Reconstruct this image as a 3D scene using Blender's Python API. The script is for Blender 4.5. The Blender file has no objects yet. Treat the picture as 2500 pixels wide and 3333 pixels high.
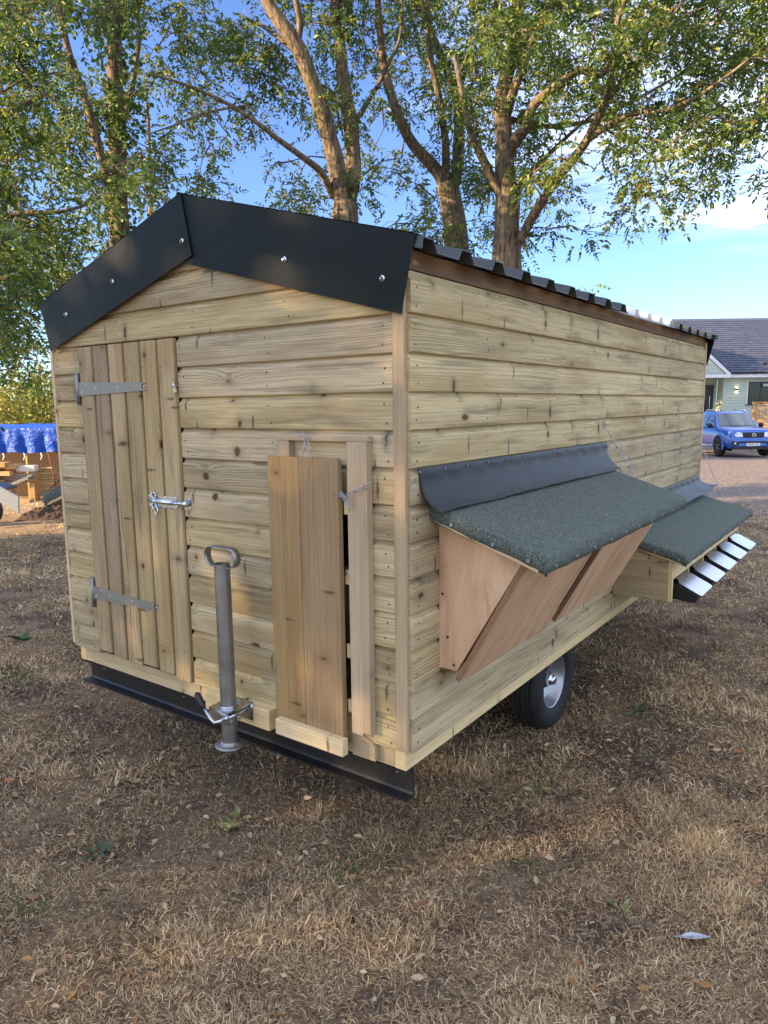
import bpy, bmesh, math, random
import numpy as np
from mathutils import Vector, Matrix, noise as mnoise

random.seed(7)
rng = np.random.default_rng(11)
scene = bpy.context.scene
COL = scene.collection

# ------------------------------------------------------------------ camera
CAM = Vector((1.2592, -1.8590, 1.1560))
CR = Vector((0.8094, 0.5871, -0.0129)); CU = Vector((-0.0761, 0.1267, 0.9890)); CF = Vector((-0.5823, 0.7995, -0.1472))
FPX = 2311.0
cam_d = bpy.data.cameras.new('camera')
cam = bpy.data.objects.new('camera', cam_d); COL.objects.link(cam)
cam_d.sensor_fit = 'VERTICAL'; cam_d.sensor_height = 36.0; cam_d.sensor_width = 27.0
cam_d.lens = 36.0 * FPX / 3333.0
cam_d.clip_start = 0.05; cam_d.clip_end = 3000
cm = Matrix((CR, CU, -CF)).transposed().to_4x4(); cm.translation = CAM
cam.matrix_world = cm
scene.camera = cam

# ------------------------------------------------------------------ light
SUN_EL = math.radians(16.0)
SUN_XY = Vector((-0.62, -0.785)).normalized()
SUN = Vector((SUN_XY.x * math.cos(SUN_EL), SUN_XY.y * math.cos(SUN_EL), math.sin(SUN_EL)))
sun_d = bpy.data.lights.new('sun', 'SUN'); sun_d.energy = 5.0; sun_d.angle = math.radians(0.53); sun_d.color = (1.0, 0.70, 0.40)
sun = bpy.data.objects.new('sun', sun_d); COL.objects.link(sun)
sun.rotation_euler = SUN.to_track_quat('Z', 'Y').to_euler(); sun.location = (-20, -25, 20)

world = bpy.data.worlds.new('World'); scene.world = world; world.use_nodes = True
wn = world.node_tree.nodes; wl = world.node_tree.links; wn.clear()
w_out = wn.new('ShaderNodeOutputWorld'); w_bg = wn.new('ShaderNodeBackground')
sky = wn.new('ShaderNodeTexSky'); sky.sky_type = 'NISHITA'; sky.sun_disc = False
sky.sun_elevation = SUN_EL; sky.sun_rotation = math.atan2(SUN_XY.x, SUN_XY.y)
sky.altitude = 60; sky.air_density = 0.85; sky.dust_density = 0.38; sky.ozone_density = 4.4
w_bg.inputs['Strength'].default_value = 0.11
# a sheet of thin rippled cloud, laid on a plane high above the ground
tc = wn.new('ShaderNodeTexCoord'); sx = wn.new('ShaderNodeSeparateXYZ'); wl.new(tc.outputs['Generated'], sx.inputs[0])
def wmath(op, a, b=None, c=None, clamp=False):
    n = wn.new('ShaderNodeMath'); n.operation = op; n.use_clamp = clamp
    for i, v in enumerate((a, b, c)):
        if v is None: continue
        if isinstance(v, (int, float)): n.inputs[i].default_value = v
        else: wl.new(v, n.inputs[i])
    return n.outputs[0]
zc = wmath('MAXIMUM', sx.outputs['Z'], 0.02)
px = wmath('DIVIDE', sx.outputs['X'], zc); py = wmath('DIVIDE', sx.outputs['Y'], zc)
cxyz = wn.new('ShaderNodeCombineXYZ'); wl.new(px, cxyz.inputs[0]); wl.new(py, cxyz.inputs[1])
def wnoise(scale, detail, rough, stretch=(1, 1, 1), off=(0, 0, 0)):
    m = wn.new('ShaderNodeMapping'); m.inputs['Scale'].default_value = stretch; m.inputs['Location'].default_value = off
    wl.new(cxyz.outputs[0], m.inputs['Vector'])
    n = wn.new('ShaderNodeTexNoise'); n.inputs['Scale'].default_value = scale; n.inputs['Detail'].default_value = detail; n.inputs['Roughness'].default_value = rough
    wl.new(m.outputs[0], n.inputs['Vector']); return n.outputs['Fac']
n_big = wnoise(0.9, 3, 0.55)
n_rip = wnoise(9.0, 3, 0.5, (1.0, 2.0, 1), (3, 1, 0))
n_sm = wnoise(2.6, 5, 0.6, (1, 1.4, 1), (7, 2, 0))
# the sheet lies to the right and overhead; its edge runs through the right half of the view and stays above 11 degrees there
wob_ = wmath('MULTIPLY', wmath('SUBTRACT', n_big, 0.5), 2.2)
e1 = wmath('MULTIPLY', wmath('ADD', wmath('ADD', px, 1.45), wob_), 1.1, clamp=True)
e2 = wmath('MULTIPLY', wmath('ADD', wmath('SUBTRACT', 5.5, py), wob_), 1.2, clamp=True)
rad_ = wmath('SQRT', wmath('ADD', wmath('MULTIPLY', px, px), wmath('MULTIPLY', py, py)))
e3 = wmath('MULTIPLY', wmath('ADD', wmath('SUBTRACT', 9.5, rad_), wob_), 0.6, clamp=True)
cov = wmath('MULTIPLY', wmath('MULTIPLY', e1, e2), e3)
tex = wmath('ADD', wmath('MULTIPLY', n_rip, 0.8), wmath('MULTIPLY', n_sm, 0.7))
tex = wmath('MULTIPLY', wmath('SUBTRACT', tex, 0.46), 2.3, clamp=True)
cfac = wmath('MULTIPLY', wmath('MULTIPLY', cov, tex), 0.85, clamp=True)
w_mix = wn.new('ShaderNodeMix'); w_mix.data_type = 'RGBA'
w_hs = wn.new('ShaderNodeHueSaturation'); w_hs.inputs['Saturation'].default_value = 1.0; w_hs.inputs['Hue'].default_value = 0.512; wl.new(sky.outputs[0], w_hs.inputs['Color'])
wl.new(cfac, w_mix.inputs['Factor']); wl.new(w_hs.outputs[0], w_mix.inputs['A']); w_mix.inputs['B'].default_value = (4.9, 5.2, 6.0, 1)
wl.new(w_mix.outputs['Result'], w_bg.inputs['Color']); wl.new(w_bg.outputs[0], w_out.inputs[0])

scene.view_settings.view_transform = 'Standard'; scene.view_settings.look = 'None'
scene.view_settings.gamma = 1.0; scene.view_settings.use_curve_mapping = False
scene.view_settings.exposure = 1.86
scene.render.engine = 'CYCLES'
scene.cycles.max_bounces = 6; scene.cycles.transparent_max_bounces = 12
scene.cycles.sample_clamp_indirect = 6.0
scene.cycles.use_denoising = True

# ------------------------------------------------------------------ helpers
G = -0.54                                   # ground level at the house (its cladding starts at z = 0)
RH = Vector((0.80949, 0.58714, 0)); FH = Vector((-0.58714, 0.80949, 0))

def at(px_, py_, d):
    """world point seen at a pixel of the 2500 x 3333 photograph, d metres away horizontally"""
    r = CF + CR * ((px_ - 1250) / FPX) - CU * ((py_ - 1666.5) / FPX)
    return CAM + r * (d / math.hypot(r.x, r.y))
def fr(x, d, z):
    """point from lateral offset, depth and height in the camera-aligned horizontal frame"""
    p = CAM + RH * x + FH * d
    return Vector((p.x, p.y, z))
def terrain(x, y):
    r = math.hypot(x - CAM.x, y - CAM.y)
    z = G - 0.02 * max(0.0, r - 8.0) if r < 60 else G - 1.04
    return z

WM = {}
def place(o, M, parent=None):
    o.matrix_basis = M
    if parent is not None:
        o.parent = parent; o.matrix_parent_inverse = WM[parent.name].inverted()
    WM[o.name] = M.copy()
    return o
def tag(o, label=None, cat=None, group=None, kind=None):
    if label: o['label'] = label
    if cat: o['category'] = cat
    if group: o['group'] = group
    if kind: o['kind'] = kind
    return o
def empty(name, loc, label=None, cat=None, group=None, rz=0.0):
    o = bpy.data.objects.new(name, None); COL.objects.link(o); o.empty_display_size = 0.2
    place(o, Matrix.Translation(Vector(loc)) @ Matrix.Rotation(rz, 4, 'Z'))
    return tag(o, label, cat, group)
def frame(origin, X, Y, Z):
    M = Matrix((Vector(X), Vector(Y), Vector(Z))).transposed().to_4x4(); M.translation = Vector(origin); return M

class MB:
    def __init__(s): s.v = []; s.f = []; s.sm = []
    def add(s, vs, fs, smooth=False):
        b = len(s.v); s.v += [tuple(p) for p in vs]; s.f += [tuple(i + b for i in f) for f in fs]; s.sm += [smooth] * len(fs); return s
    def box(s, lo, hi, M=None):
        x0, y0, z0 = lo; x1, y1, z1 = hi
        vs = [Vector(p) for p in ((x0,y0,z0),(x1,y0,z0),(x1,y1,z0),(x0,y1,z0),(x0,y0,z1),(x1,y0,z1),(x1,y1,z1),(x0,y1,z1))]
        if M is not None: vs = [M @ p for p in vs]
        return s.add(vs, [(0,3,2,1),(4,5,6,7),(0,1,5,4),(1,2,6,5),(2,3,7,6),(3,0,4,7)])
    def prism(s, poly, a, b, axis='y', M=None, smooth=False):
        n = len(poly)
        def pt(u, v, w):
            p = {'x': (w, u, v), 'y': (u, w, v), 'z': (u, v, w)}[axis]
            return M @ Vector(p) if M is not None else Vector(p)
        vs = [pt(u, v, a) for u, v in poly] + [pt(u, v, b) for u, v in poly]
        fs = [tuple(range(n))[::-1], tuple(range(n, 2*n))] + [(i, (i+1) % n, n + (i+1) % n, n + i) for i in range(n)]
        return s.add(vs, fs, smooth)
    def tube(s, pts, rad, n=8, cap=True, smooth=True, closed=False):
        pts = [Vector(p) for p in pts]; m = len(pts)
        if not hasattr(rad, '__len__'): rad = [rad] * m
        up = Vector((0.13, 0.21, 0.97)); vs = []; prev = None
        for i, p in enumerate(pts):
            if closed: t = pts[(i+1) % m] - pts[i-1]
            else: t = pts[min(i+1, m-1)] - pts[max(i-1, 0)]
            t = t.normalized() if t.length > 1e-9 else Vector((0, 0, 1))
            if prev is None:
                a = t.cross(up)
                if a.length < 1e-3: a = t.cross(Vector((1, 0, 0)))
            else: a = prev - t * prev.dot(t)
            a.normalize(); prev = a; b = t.cross(a)
            for k in range(n):
                th = 2 * math.pi * k / n
                vs.append(p + (a * math.cos(th) + b * math.sin(th)) * rad[i])
        fs = []
        for i in range(m if closed else m - 1):
            j = (i + 1) % m
            for k in range(n): fs.append((i*n+k, i*n+(k+1) % n, j*n+(k+1) % n, j*n+k))
        if cap and not closed: fs += [tuple(range(n))[::-1], tuple((m-1)*n + k for k in range(n))]
        return s.add(vs, fs, smooth)
    def lathe(s, prof, n=32, M=None, smooth=True, close=False):
        """prof: (radius, height) pairs turned about local z"""
        vs = []; m = len(prof)
        for r, h in prof:
            for k in range(n):
                th = 2*math.pi*k/n; p = Vector((r*math.cos(th), r*math.sin(th), h)); vs.append(M @ p if M is not None else p)
        fs = []
        for i in range(m if close else m - 1):
            j = (i + 1) % m
            for k in range(n): fs.append((i*n+k, i*n+(k+1) % n, j*n+(k+1) % n, j*n+k))
        return s.add(vs, fs, smooth)
    def cyl(s, p, q, r, n=12, smooth=False): return s.tube([p, q], r, n, True, smooth)
    def mesh(s, name, recalc=True):
        me = bpy.data.meshes.new(name); me.from_pydata(s.v, [], s.f); me.polygons.foreach_set('use_smooth', s.sm)
        if recalc:
            bm = bmesh.new(); bm.from_mesh(me); bmesh.ops.recalc_face_normals(bm, faces=bm.faces); bm.to_mesh(me); bm.free()
        me.update(); return me
    def build(s, name, mat, parent=None, M=None, bevel=0.0, seg=2, recalc=True):
        me = s.mesh(name, recalc)
        if bevel:
            bm = bmesh.new(); bm.from_mesh(me)
            es = [e for e in bm.edges if len(e.link_faces) == 2 and e.calc_face_angle(0) > 0.5]
            bmesh.ops.bevel(bm, geom=es, offset=bevel, segments=seg, affect='EDGES', profile=0.6); bm.to_mesh(me); bm.free()
        return link(name, me, mat, parent, M)
def link(name, me, mat, parent=None, M=None):
    if mat is not None and not me.materials: me.materials.append(mat)
    o = bpy.data.objects.new(name, me); COL.objects.link(o)
    return place(o, M if M is not None else Matrix.Identity(4), parent)
def npmesh(name, V, loops, starts, totals, attr=None, smooth=False):
    me = bpy.data.meshes.new(name)
    me.vertices.add(len(V)); me.vertices.foreach_set('co', np.ascontiguousarray(V, np.float32).ravel())
    me.loops.add(len(loops)); me.loops.foreach_set('vertex_index', np.ascontiguousarray(loops, np.int32))
    me.polygons.add(len(starts)); me.polygons.foreach_set('loop_start', np.ascontiguousarray(starts, np.int32)); me.polygons.foreach_set('loop_total', np.ascontiguousarray(totals, np.int32))
    if smooth: me.polygons.foreach_set('use_smooth', np.ones(len(starts), bool))
    me.update(calc_edges=True)
    if attr is not None:
        a = me.attributes.new('rnd', 'FLOAT', 'POINT'); a.data.foreach_set('value', np.ascontiguousarray(attr, np.float32))
    me.validate(); return me

# ------------------------------------------------------------------ materials
class NT:
    def __init__(s, name):
        s.m = bpy.data.materials.new(name); s.m.use_nodes = True; s.n = s.m.node_tree.nodes; s.l = s.m.node_tree.links
        s.b = s.n['Principled BSDF']; s.out = s.n['Material Output']
    def new(s, t, **kw):
        n = s.n.new(t)
        for k, v in kw.items(): setattr(n, k, v)
        return n
    def put(s, v, sock):
        if isinstance(v, (int, float)): sock.default_value = v
        elif isinstance(v, tuple): sock.default_value = v if len(v) == len(sock.default_value) else (v + (1,))
        else: s.l.new(v, sock)
    def math(s, op, a, b=None, clamp=False):
        n = s.new('ShaderNodeMath', operation=op, use_clamp=clamp); s.put(a, n.inputs[0])
        if b is not None: s.put(b, n.inputs[1])
        return n.outputs[0]
    def noise(s, vec, scale, detail=3, rough=0.55, dist=0.0):
        n = s.new('ShaderNodeTexNoise'); n.inputs['Scale'].default_value = scale; n.inputs['Detail'].default_value = detail
        n.inputs['Roughness'].default_value = rough; n.inputs['Distortion'].default_value = dist
        if vec is not None: s.l.new(vec, n.inputs['Vector'])
        return n.outputs['Fac']
    def mapping(s, vec, scale=(1, 1, 1), loc=(0, 0, 0)):
        n = s.new('ShaderNodeMapping'); n.inputs['Scale'].default_value = scale; n.inputs['Location'].default_value = loc
        s.l.new(vec, n.inputs['Vector']); return n.outputs[0]
    def mix(s, f, a, b, mode='MIX'):
        n = s.new('ShaderNodeMix', data_type='RGBA', blend_type=mode); s.put(f, n.inputs['Factor']); s.put(a, n.inputs['A']); s.put(b, n.inputs['B']); return n.outputs['Result']
    def ramp(s, f, stops):
        n = s.new('ShaderNodeValToRGB'); e = n.color_ramp.elements
        while len(e) < len(stops): e.new(0.5)
        for i, (p, c) in enumerate(stops): e[i].position = p; e[i].color = c if len(c) == 4 else tuple(c) + (1,)
        s.l.new(f, n.inputs[0]); return n.outputs[0]
    def smooth(s, v, lo, hi):
        n = s.new('ShaderNodeMapRange', interpolation_type='SMOOTHSTEP'); s.put(v, n.inputs[0]); s.put(lo, n.inputs[1]); s.put(hi, n.inputs[2]); return n.outputs[0]
    def obj(s): return s.new('ShaderNodeTexCoord').outputs['Object']
    def pos(s): return s.new('ShaderNodeNewGeometry').outputs['Position']
    def bump(s, h, strength, dist=0.01):
        n = s.new('ShaderNodeBump'); n.inputs['Strength'].default_value = strength; n.inputs['Distance'].default_value = dist; s.l.new(h, n.inputs['Height']); s.l.new(n.outputs[0], s.b.inputs['Normal'])
    def set(s, **kw):
        for k, v in kw.items(): s.put(v, s.b.inputs[k.replace('_', ' ')])
        return s.m

def make_wood(name, light, dark, knot=(0.07, 0.035, 0.015), lines=88.0, contrast=0.78, knots=0.42, green=0.25, rough=0.78, warm=(0.40, 0.25, 0.11), mott=1.0, vary=1.0):
    t = NT(name); oi = t.new('ShaderNodeObjectInfo'); r = oi.outputs['Random']
    sp = t.new('ShaderNodeSeparateXYZ'); t.l.new(t.obj(), sp.inputs[0])
    x = t.math('ADD', sp.outputs[0], t.math('MULTIPLY', r, 61.0)); y = t.math('ADD', sp.outputs[1], t.math('MULTIPLY', r, 23.7)); z = sp.outputs[2]
    cb = t.new('ShaderNodeCombineXYZ'); t.l.new(x, cb.inputs[0]); t.l.new(y, cb.inputs[1]); t.l.new(z, cb.inputs[2]); P = cb.outputs[0]
    # knots
    vs = t.mapping(P, (2.6, 9.0, 0.0))
    vo = t.new('ShaderNodeTexVoronoi', voronoi_dimensions='2D', feature='F1'); vo.inputs['Scale'].default_value = 1.0; vo.inputs['Randomness'].default_value = 0.9; t.l.new(vs, vo.inputs['Vector'])
    df = t.new('ShaderNodeVectorMath', operation='SUBTRACT'); t.l.new(vs, df.inputs[0]); t.l.new(vo.outputs['Position'], df.inputs[1])
    dm = t.new('ShaderNodeVectorMath', operation='MULTIPLY'); t.l.new(df.outputs[0], dm.inputs[0]); dm.inputs[1].default_value = (1/2.6*0.95, 1/9.0*0.85, 0)
    sc = t.new('ShaderNodeSeparateColor'); t.l.new(vo.outputs['Color'], sc.inputs[0])
    sh_ = t.new('ShaderNodeCombineXYZ'); t.put(t.math('ADD', 0.55, t.math('MULTIPLY', sc.outputs[2], 1.0)), sh_.inputs[0]); t.put(t.math('ADD', 1.45, t.math('MULTIPLY', sc.outputs[2], -0.9)), sh_.inputs[1])
    dk = t.new('ShaderNodeVectorMath', operation='MULTIPLY'); t.l.new(dm.outputs[0], dk.inputs[0]); t.l.new(sh_.outputs[0], dk.inputs[1])
    dl = t.new('ShaderNodeVectorMath', operation='LENGTH'); t.l.new(dk.outputs[0], dl.inputs[0])
    wob = t.math('MULTIPLY', t.math('SUBTRACT', t.noise(P, 90, 2), 0.5), 0.014)
    d = t.math('ADD', dl.outputs['Value'], wob)
    has = t.math('GREATER_THAN', sc.outputs[0], knots)
    rad = t.math('ADD', 0.0030, t.math('MULTIPLY', t.math('POWER', sc.outputs[1], 2.2), 0.0130))
    kn = t.math('MULTIPLY', has, t.math('SUBTRACT', 1.0, t.smooth(d, t.math('MULTIPLY', rad, 0.75), t.math('MULTIPLY', rad, 1.25))))
    infl = t.math('MULTIPLY', has, t.math('POWER', 2.718, t.math('MULTIPLY', d, -38.0)))
    halo = t.math('MULTIPLY', has, t.math('POWER', 2.718, t.math('MULTIPLY', d, -75.0)))
    # growth rings, warped along the board and round the knots
    warp = t.noise(t.mapping(P, (0.7, 7.0, 9.0)), 1.0, 2, 0.5)
    g = t.math('ADD', t.math('MULTIPLY', y, lines), t.math('MULTIPLY', warp, 11.0))
    g = t.math('ADD', g, t.math('MULTIPLY', z, lines * 0.8))
    g = t.math('ADD', g, t.math('MULTIPLY', infl, 5.0))
    g = t.math('ADD', g, t.math('MULTIPLY', t.noise(t.mapping(P, (2.5, 40, 40)), 1.0, 2), 0.7))
    s1 = t.math('POWER', t.math('FRACT', g), 2.6)
    amp = t.smooth(t.noise(t.mapping(P, (0.9, 5.0, 5.0), (4, 9, 2)), 1.0, 1), 0.30, 0.72)
    fine = t.math('ADD', t.math('MULTIPLY', t.noise(t.mapping(P, (9, 520, 520)), 1.0, 2, 0.6), 0.4), t.math('MULTIPLY', t.noise(t.mapping(P, (2.2, 170, 170)), 1.0, 3, 0.65), 0.6))
    col = t.mix(t.math('MULTIPLY', t.math('MULTIPLY', s1, amp), contrast), light, dark)
    col = t.mix(t.math('MULTIPLY', t.math('SUBTRACT', fine, 0.40), 2.1, clamp=True), col, dark)
    tone = t.noise(t.mapping(P, (1.4, 9, 9), (1, 5, 0)), 1.0, 3)
    col = t.mix(t.math('MULTIPLY', t.smooth(tone, 0.46, 0.68), 0.70 * mott), col, warm)
    tone2 = t.noise(t.mapping(P, (1.1, 6, 6), (8, 3, 1)), 1.0, 3)
    col = t.mix(t.math('MULTIPLY', t.smooth(tone2, 0.50, 0.80), green), col, (0.235, 0.195, 0.115))
    grey = t.noise(t.mapping(P, (2.3, 26, 20), (2, 2, 6)), 1.0, 3)
    col = t.mix(t.math('MULTIPLY', t.smooth(grey, 0.52, 0.74), 0.60 * mott), col, (0.150, 0.112, 0.070))
    col = t.mix(t.math('MULTIPLY', halo, 0.85), col, (0.13, 0.075, 0.033))
    # green treatment stain round some of the knots
    gk = t.math('MULTIPLY', t.math('MULTIPLY', halo, t.math('GREATER_THAN', sc.outputs[2], 0.86)), 0.9)
    col = t.mix(gk, col, (0.06, 0.12, 0.085))
    ringk = t.math('MULTIPLY', t.math('ADD', t.math('SINE', t.math('MULTIPLY', d, 2600.0)), 1.0), 0.5)
    col = t.mix(kn, col, t.mix(ringk, knot, (0.15, 0.085, 0.04)))
    # drying checks along the grain
    ck = t.smooth(t.noise(t.mapping(P, (1.6, 85, 85), (3, 7, 1)), 1.0, 2, 0.5), 0.735, 0.765)
    col = t.mix(t.math('MULTIPLY', ck, 0.7 * mott), col, (0.07, 0.045, 0.025))
    # spike knots: narrow dark marks lying across the grain
    v2 = t.mapping(P, (3.1, 7.0, 0.0), (17.3, 5.1, 0))
    vo2 = t.new('ShaderNodeTexVoronoi', voronoi_dimensions='2D', feature='F1'); vo2.inputs['Scale'].default_value = 1.0; vo2.inputs['Randomness'].default_value = 1.0; t.l.new(v2, vo2.inputs['Vector'])
    df2 = t.new('ShaderNodeVectorMath', operation='SUBTRACT'); t.l.new(v2, df2.inputs[0]); t.l.new(vo2.outputs['Position'], df2.inputs[1])
    dm2 = t.new('ShaderNodeVectorMath', operation='MULTIPLY'); t.l.new(df2.outputs[0], dm2.inputs[0]); dm2.inputs[1].default_value = (1/3.1*1.5, 1/7.0*0.28, 0)
    dl2 = t.new('ShaderNodeVectorMath', operation='LENGTH'); t.l.new(dm2.outputs[0], dl2.inputs[0])
    s2 = t.new('ShaderNodeSeparateColor'); t.l.new(vo2.outputs['Color'], s2.inputs[0])
    d2 = t.math('ADD', dl2.outputs['Value'], t.math('MULTIPLY', t.math('SUBTRACT', t.noise(P, 60, 3), 0.5), 0.012))
    sk = t.math('MULTIPLY', t.math('GREATER_THAN', s2.outputs[0], knots + 0.18), t.math('SUBTRACT', 1.0, t.smooth(d2, 0.0025, 0.0135)))
    col = t.mix(t.math('MULTIPLY', sk, 0.80), col, (0.085, 0.056, 0.032))
    # every board has its own tone
    hs = t.new('ShaderNodeHueSaturation'); t.l.new(col, hs.inputs['Color'])
    r2 = t.math('FRACT', t.math('MULTIPLY', r, 7.31)); r3 = t.math('FRACT', t.math('MULTIPLY', r, 13.7))
    t.put(t.math('ADD', 1.0 - 0.19 * vary, t.math('MULTIPLY', r2, 0.37 * vary)), hs.inputs['Value']); t.put(t.math('ADD', 0.90, t.math('MULTIPLY', r3, 0.16)), hs.inputs['Saturation']); t.put(t.math('ADD', 0.4965, t.math('MULTIPLY', r3, 0.006)), hs.inputs['Hue'])
    h = t.math('SUBTRACT', t.math('MULTIPLY', fine, 0.5), t.math('MULTIPLY', s1, 0.5))
    t.bump(h, 0.25, 0.004)
    return t.set(Base_Color=hs.outputs[0], Roughness=rough, Specular_IOR_Level=0.25)

W_BOARD = make_wood('treated_pine', (0.62, 0.500, 0.278), (0.120, 0.082, 0.040), warm=(0.34, 0.238, 0.110))
W_DOOR = make_wood('door_pine', (0.50, 0.385, 0.215), (0.14, 0.092, 0.045), lines=80, contrast=0.85, warm=(0.31, 0.20, 0.09))
W_PALE = make_wood('pale_joist_pine', (0.72, 0.555, 0.29), (0.42, 0.30, 0.14), lines=70, contrast=0.5, knots=0.62, green=0.12, mott=0.45)
W_TRIM = make_wood('planed_trim_pine', (0.60, 0.455, 0.280), (0.36, 0.245, 0.135), lines=90, contrast=0.45, knots=0.72, green=0.1, mott=0.3)
W_POP = make_wood('brown_pop_door_pine', (0.40, 0.270, 0.130), (0.17, 0.100, 0.045), lines=75, contrast=0.75, knots=0.62, green=0.10, warm=(0.29, 0.160, 0.065), vary=0.3, mott=0.7)
W_FASC = make_wood('brown_shaded_fascia_pine', (0.17, 0.100, 0.052), (0.10, 0.055, 0.026), lines=90, contrast=0.4, knots=0.85, green=0.05)  # brown darkened so the roof overhang's shade is in the colour
W_SAWN = make_wood('sawn_orange_timber', (0.52, 0.33, 0.16), (0.34, 0.20, 0.09), lines=60, contrast=0.3, knots=0.8)
W_POST = make_wood('peeled_post_wood', (0.48, 0.35, 0.17), (0.30, 0.20, 0.09), lines=40, contrast=0.4, knots=0.75, green=0.7)
W_TREL = make_wood('trellis_timber', (0.55, 0.34, 0.14), (0.40, 0.23, 0.09), lines=60, contrast=0.3, knots=0.9)

def simple(name, col, rough=0.5, metal=0.0, spec=0.5, nscale=0, namt=0.15, bump=0.0, coat=0.0):
    t = NT(name)
    if nscale:
        n = t.noise(t.obj(), nscale, 4, 0.6)
        c = t.mix(t.math('MULTIPLY', n, 1.0), tuple(v * (1 - namt) for v in col), tuple(min(1, v * (1 + namt)) for v in col))
        if bump: t.bump(n, bump, 0.004)
        rr = t.math('ADD', rough - 0.08, t.math('MULTIPLY', n, 0.16))
        t.set(Base_Color=c, Roughness=rr)
    else: t.set(Base_Color=col, Roughness=rough)
    return t.set(Metallic=metal, Specular_IOR_Level=spec, Coat_Weight=coat)

def make_ply():
    t = NT('okoume_plywood'); P = t.obj(); oi = t.new('ShaderNodeObjectInfo')
    v = t.new('ShaderNodeVectorMath', operation='ADD'); t.l.new(P, v.inputs[0]); t.l.new(t.math('MULTIPLY', oi.outputs['Random'], 30), v.inputs[1])
    fig = t.noise(t.mapping(v.outputs[0], (3.0, 13, 6)), 1.0, 4, 0.6, 0.6)
    fib = t.noise(t.mapping(v.outputs[0], (30, 620, 620)), 1.0, 2)
    c = t.ramp(fig, [(0.30, (0.48, 0.275, 0.150)), (0.52, (0.61, 0.390, 0.225)), (0.72, (0.70, 0.485, 0.30))])
    c = t.mix(t.math('MULTIPLY', t.math('SUBTRACT', fib, 0.45), 0.8, clamp=True), c, (0.33, 0.15, 0.075))
    t.bump(fib, 0.1, 0.002)
    return t.set(Base_Color=c, Roughness=0.62, Specular_IOR_Level=0.3)
M_PLY = make_ply()
def make_plyedge():
    t = NT('plywood_edge'); s = t.new('ShaderNodeSeparateXYZ'); t.l.new(t.obj(), s.inputs[0])
    w = t.math('SINE', t.math('MULTIPLY', s.outputs[2], 2200.0))
    n = t.noise(t.mapping(t.obj(), (40, 200, 400)), 1.0, 3)
    f = t.math('ADD', t.math('MULTIPLY', w, 0.4), n)
    c = t.ramp(f, [(0.2, (0.10, 0.045, 0.02)), (0.5, (0.25, 0.125, 0.06)), (0.8, (0.40, 0.24, 0.12))])
    return t.set(Base_Color=c, Roughness=0.85)
M_PLYEDGE = make_plyedge()
def make_felt():
    t = NT('green_mineral_felt'); P = t.obj()
    n1 = t.noise(t.mapping(P, (1, 1, 1)), 210, 3, 0.75, 1.5); n2 = t.noise(P, 9, 3)
    c = t.ramp(n1, [(0.36, (0.008, 0.011, 0.008)), (0.50, (0.070, 0.088, 0.072)), (0.66, (0.26, 0.30, 0.26))])
    c = t.mix(t.math('MULTIPLY', t.smooth(n2, 0.45, 0.75), 0.35), c, (0.10, 0.12, 0.098))
    t.bump(n1, 0.7, 0.004)
    return t.set(Base_Color=c, Roughness=0.85, Specular_IOR_Level=0.35)
M_FELT = make_felt()
def make_rubber():
    t = NT('ribbed_damp_course'); s = t.new('ShaderNodeSeparateXYZ'); uv = t.new('ShaderNodeTexCoord').outputs['UV']; t.l.new(uv, s.inputs[0])
    a = t.math('SINE', t.math('MULTIPLY', s.outputs[0], 1050.0)); b = t.math('SINE', t.math('MULTIPLY', s.outputs[1], 1050.0))
    h = t.math('MULTIPLY', t.math('MULTIPLY', a, b), 1.0)
    sp = t.smooth(t.noise(t.obj(), 85, 3), 0.66, 0.74)
    t.bump(h, 0.55, 0.0022)
    c = t.mix(t.math('MULTIPLY', sp, 0.5), (0.008, 0.009, 0.012), (0.11, 0.10, 0.095))
    return t.set(Base_Color=c, Roughness=0.30, Specular_IOR_Level=0.55)
M_RUBBER = make_rubber()
def make_flash():
    t = NT('dark_green_coated_steel'); P = t.pos(); n = t.noise(P, 2.2, 3); n2 = t.noise(P, 420, 2)
    c = t.mix(n, (0.0038, 0.0080, 0.0070), (0.0075, 0.0130, 0.0115))
    dv = t.noise(P, 2.2, 3, 0.5)
    h = t.math('ADD', t.math('MULTIPLY', n2, 0.03), t.math('MULTIPLY', dv, 1.0)); t.bump(h, 0.5, 0.03)
    return t.set(Base_Color=c, Roughness=t.math('ADD', 0.44, t.math('MULTIPLY', n, 0.14)), Specular_IOR_Level=0.18)
M_FLASH = make_flash()
M_SHEET = simple('anthracite_roof_sheet', (0.035, 0.042, 0.045), 0.42, 0.0, 0.5, 3, 0.3)
M_CLEAR = NT('clear_roof_sheet'); M_CLEAR.set(Base_Color=(0.86, 0.9, 0.93), Roughness=0.30, Transmission_Weight=0.45, IOR=1.15, Specular_IOR_Level=0.6); M_CLEAR = M_CLEAR.m
M_GALV = simple('galvanised_steel', (0.42, 0.44, 0.43), 0.46, 0.85, 0.5, 30, 0.25, 0.05)
M_HINGE = simple('weathered_galvanised_hinge', (0.30, 0.31, 0.285), 0.55, 0.75, 0.5, 40, 0.25, 0.1)
M_ZINC = simple('bright_zinc', (0.62, 0.66, 0.70), 0.22, 1.0, 0.5, 25, 0.2)
M_PIPE = simple('raw_grey_steel', (0.30, 0.295, 0.29), 0.42, 0.85, 0.5, 18, 0.35, 0.05)
M_BLACKST = simple('black_painted_steel', (0.011, 0.011, 0.013), 0.42, 0.0, 0.5, 14, 0.5, 0.1)
M_BLACKP = simple('black_plastic', (0.010, 0.010, 0.011), 0.4)
M_TYRE = simple('tyre_rubber', (0.014, 0.014, 0.015), 0.68, 0.0, 0.4, 30, 0.4, 0.1)
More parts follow.
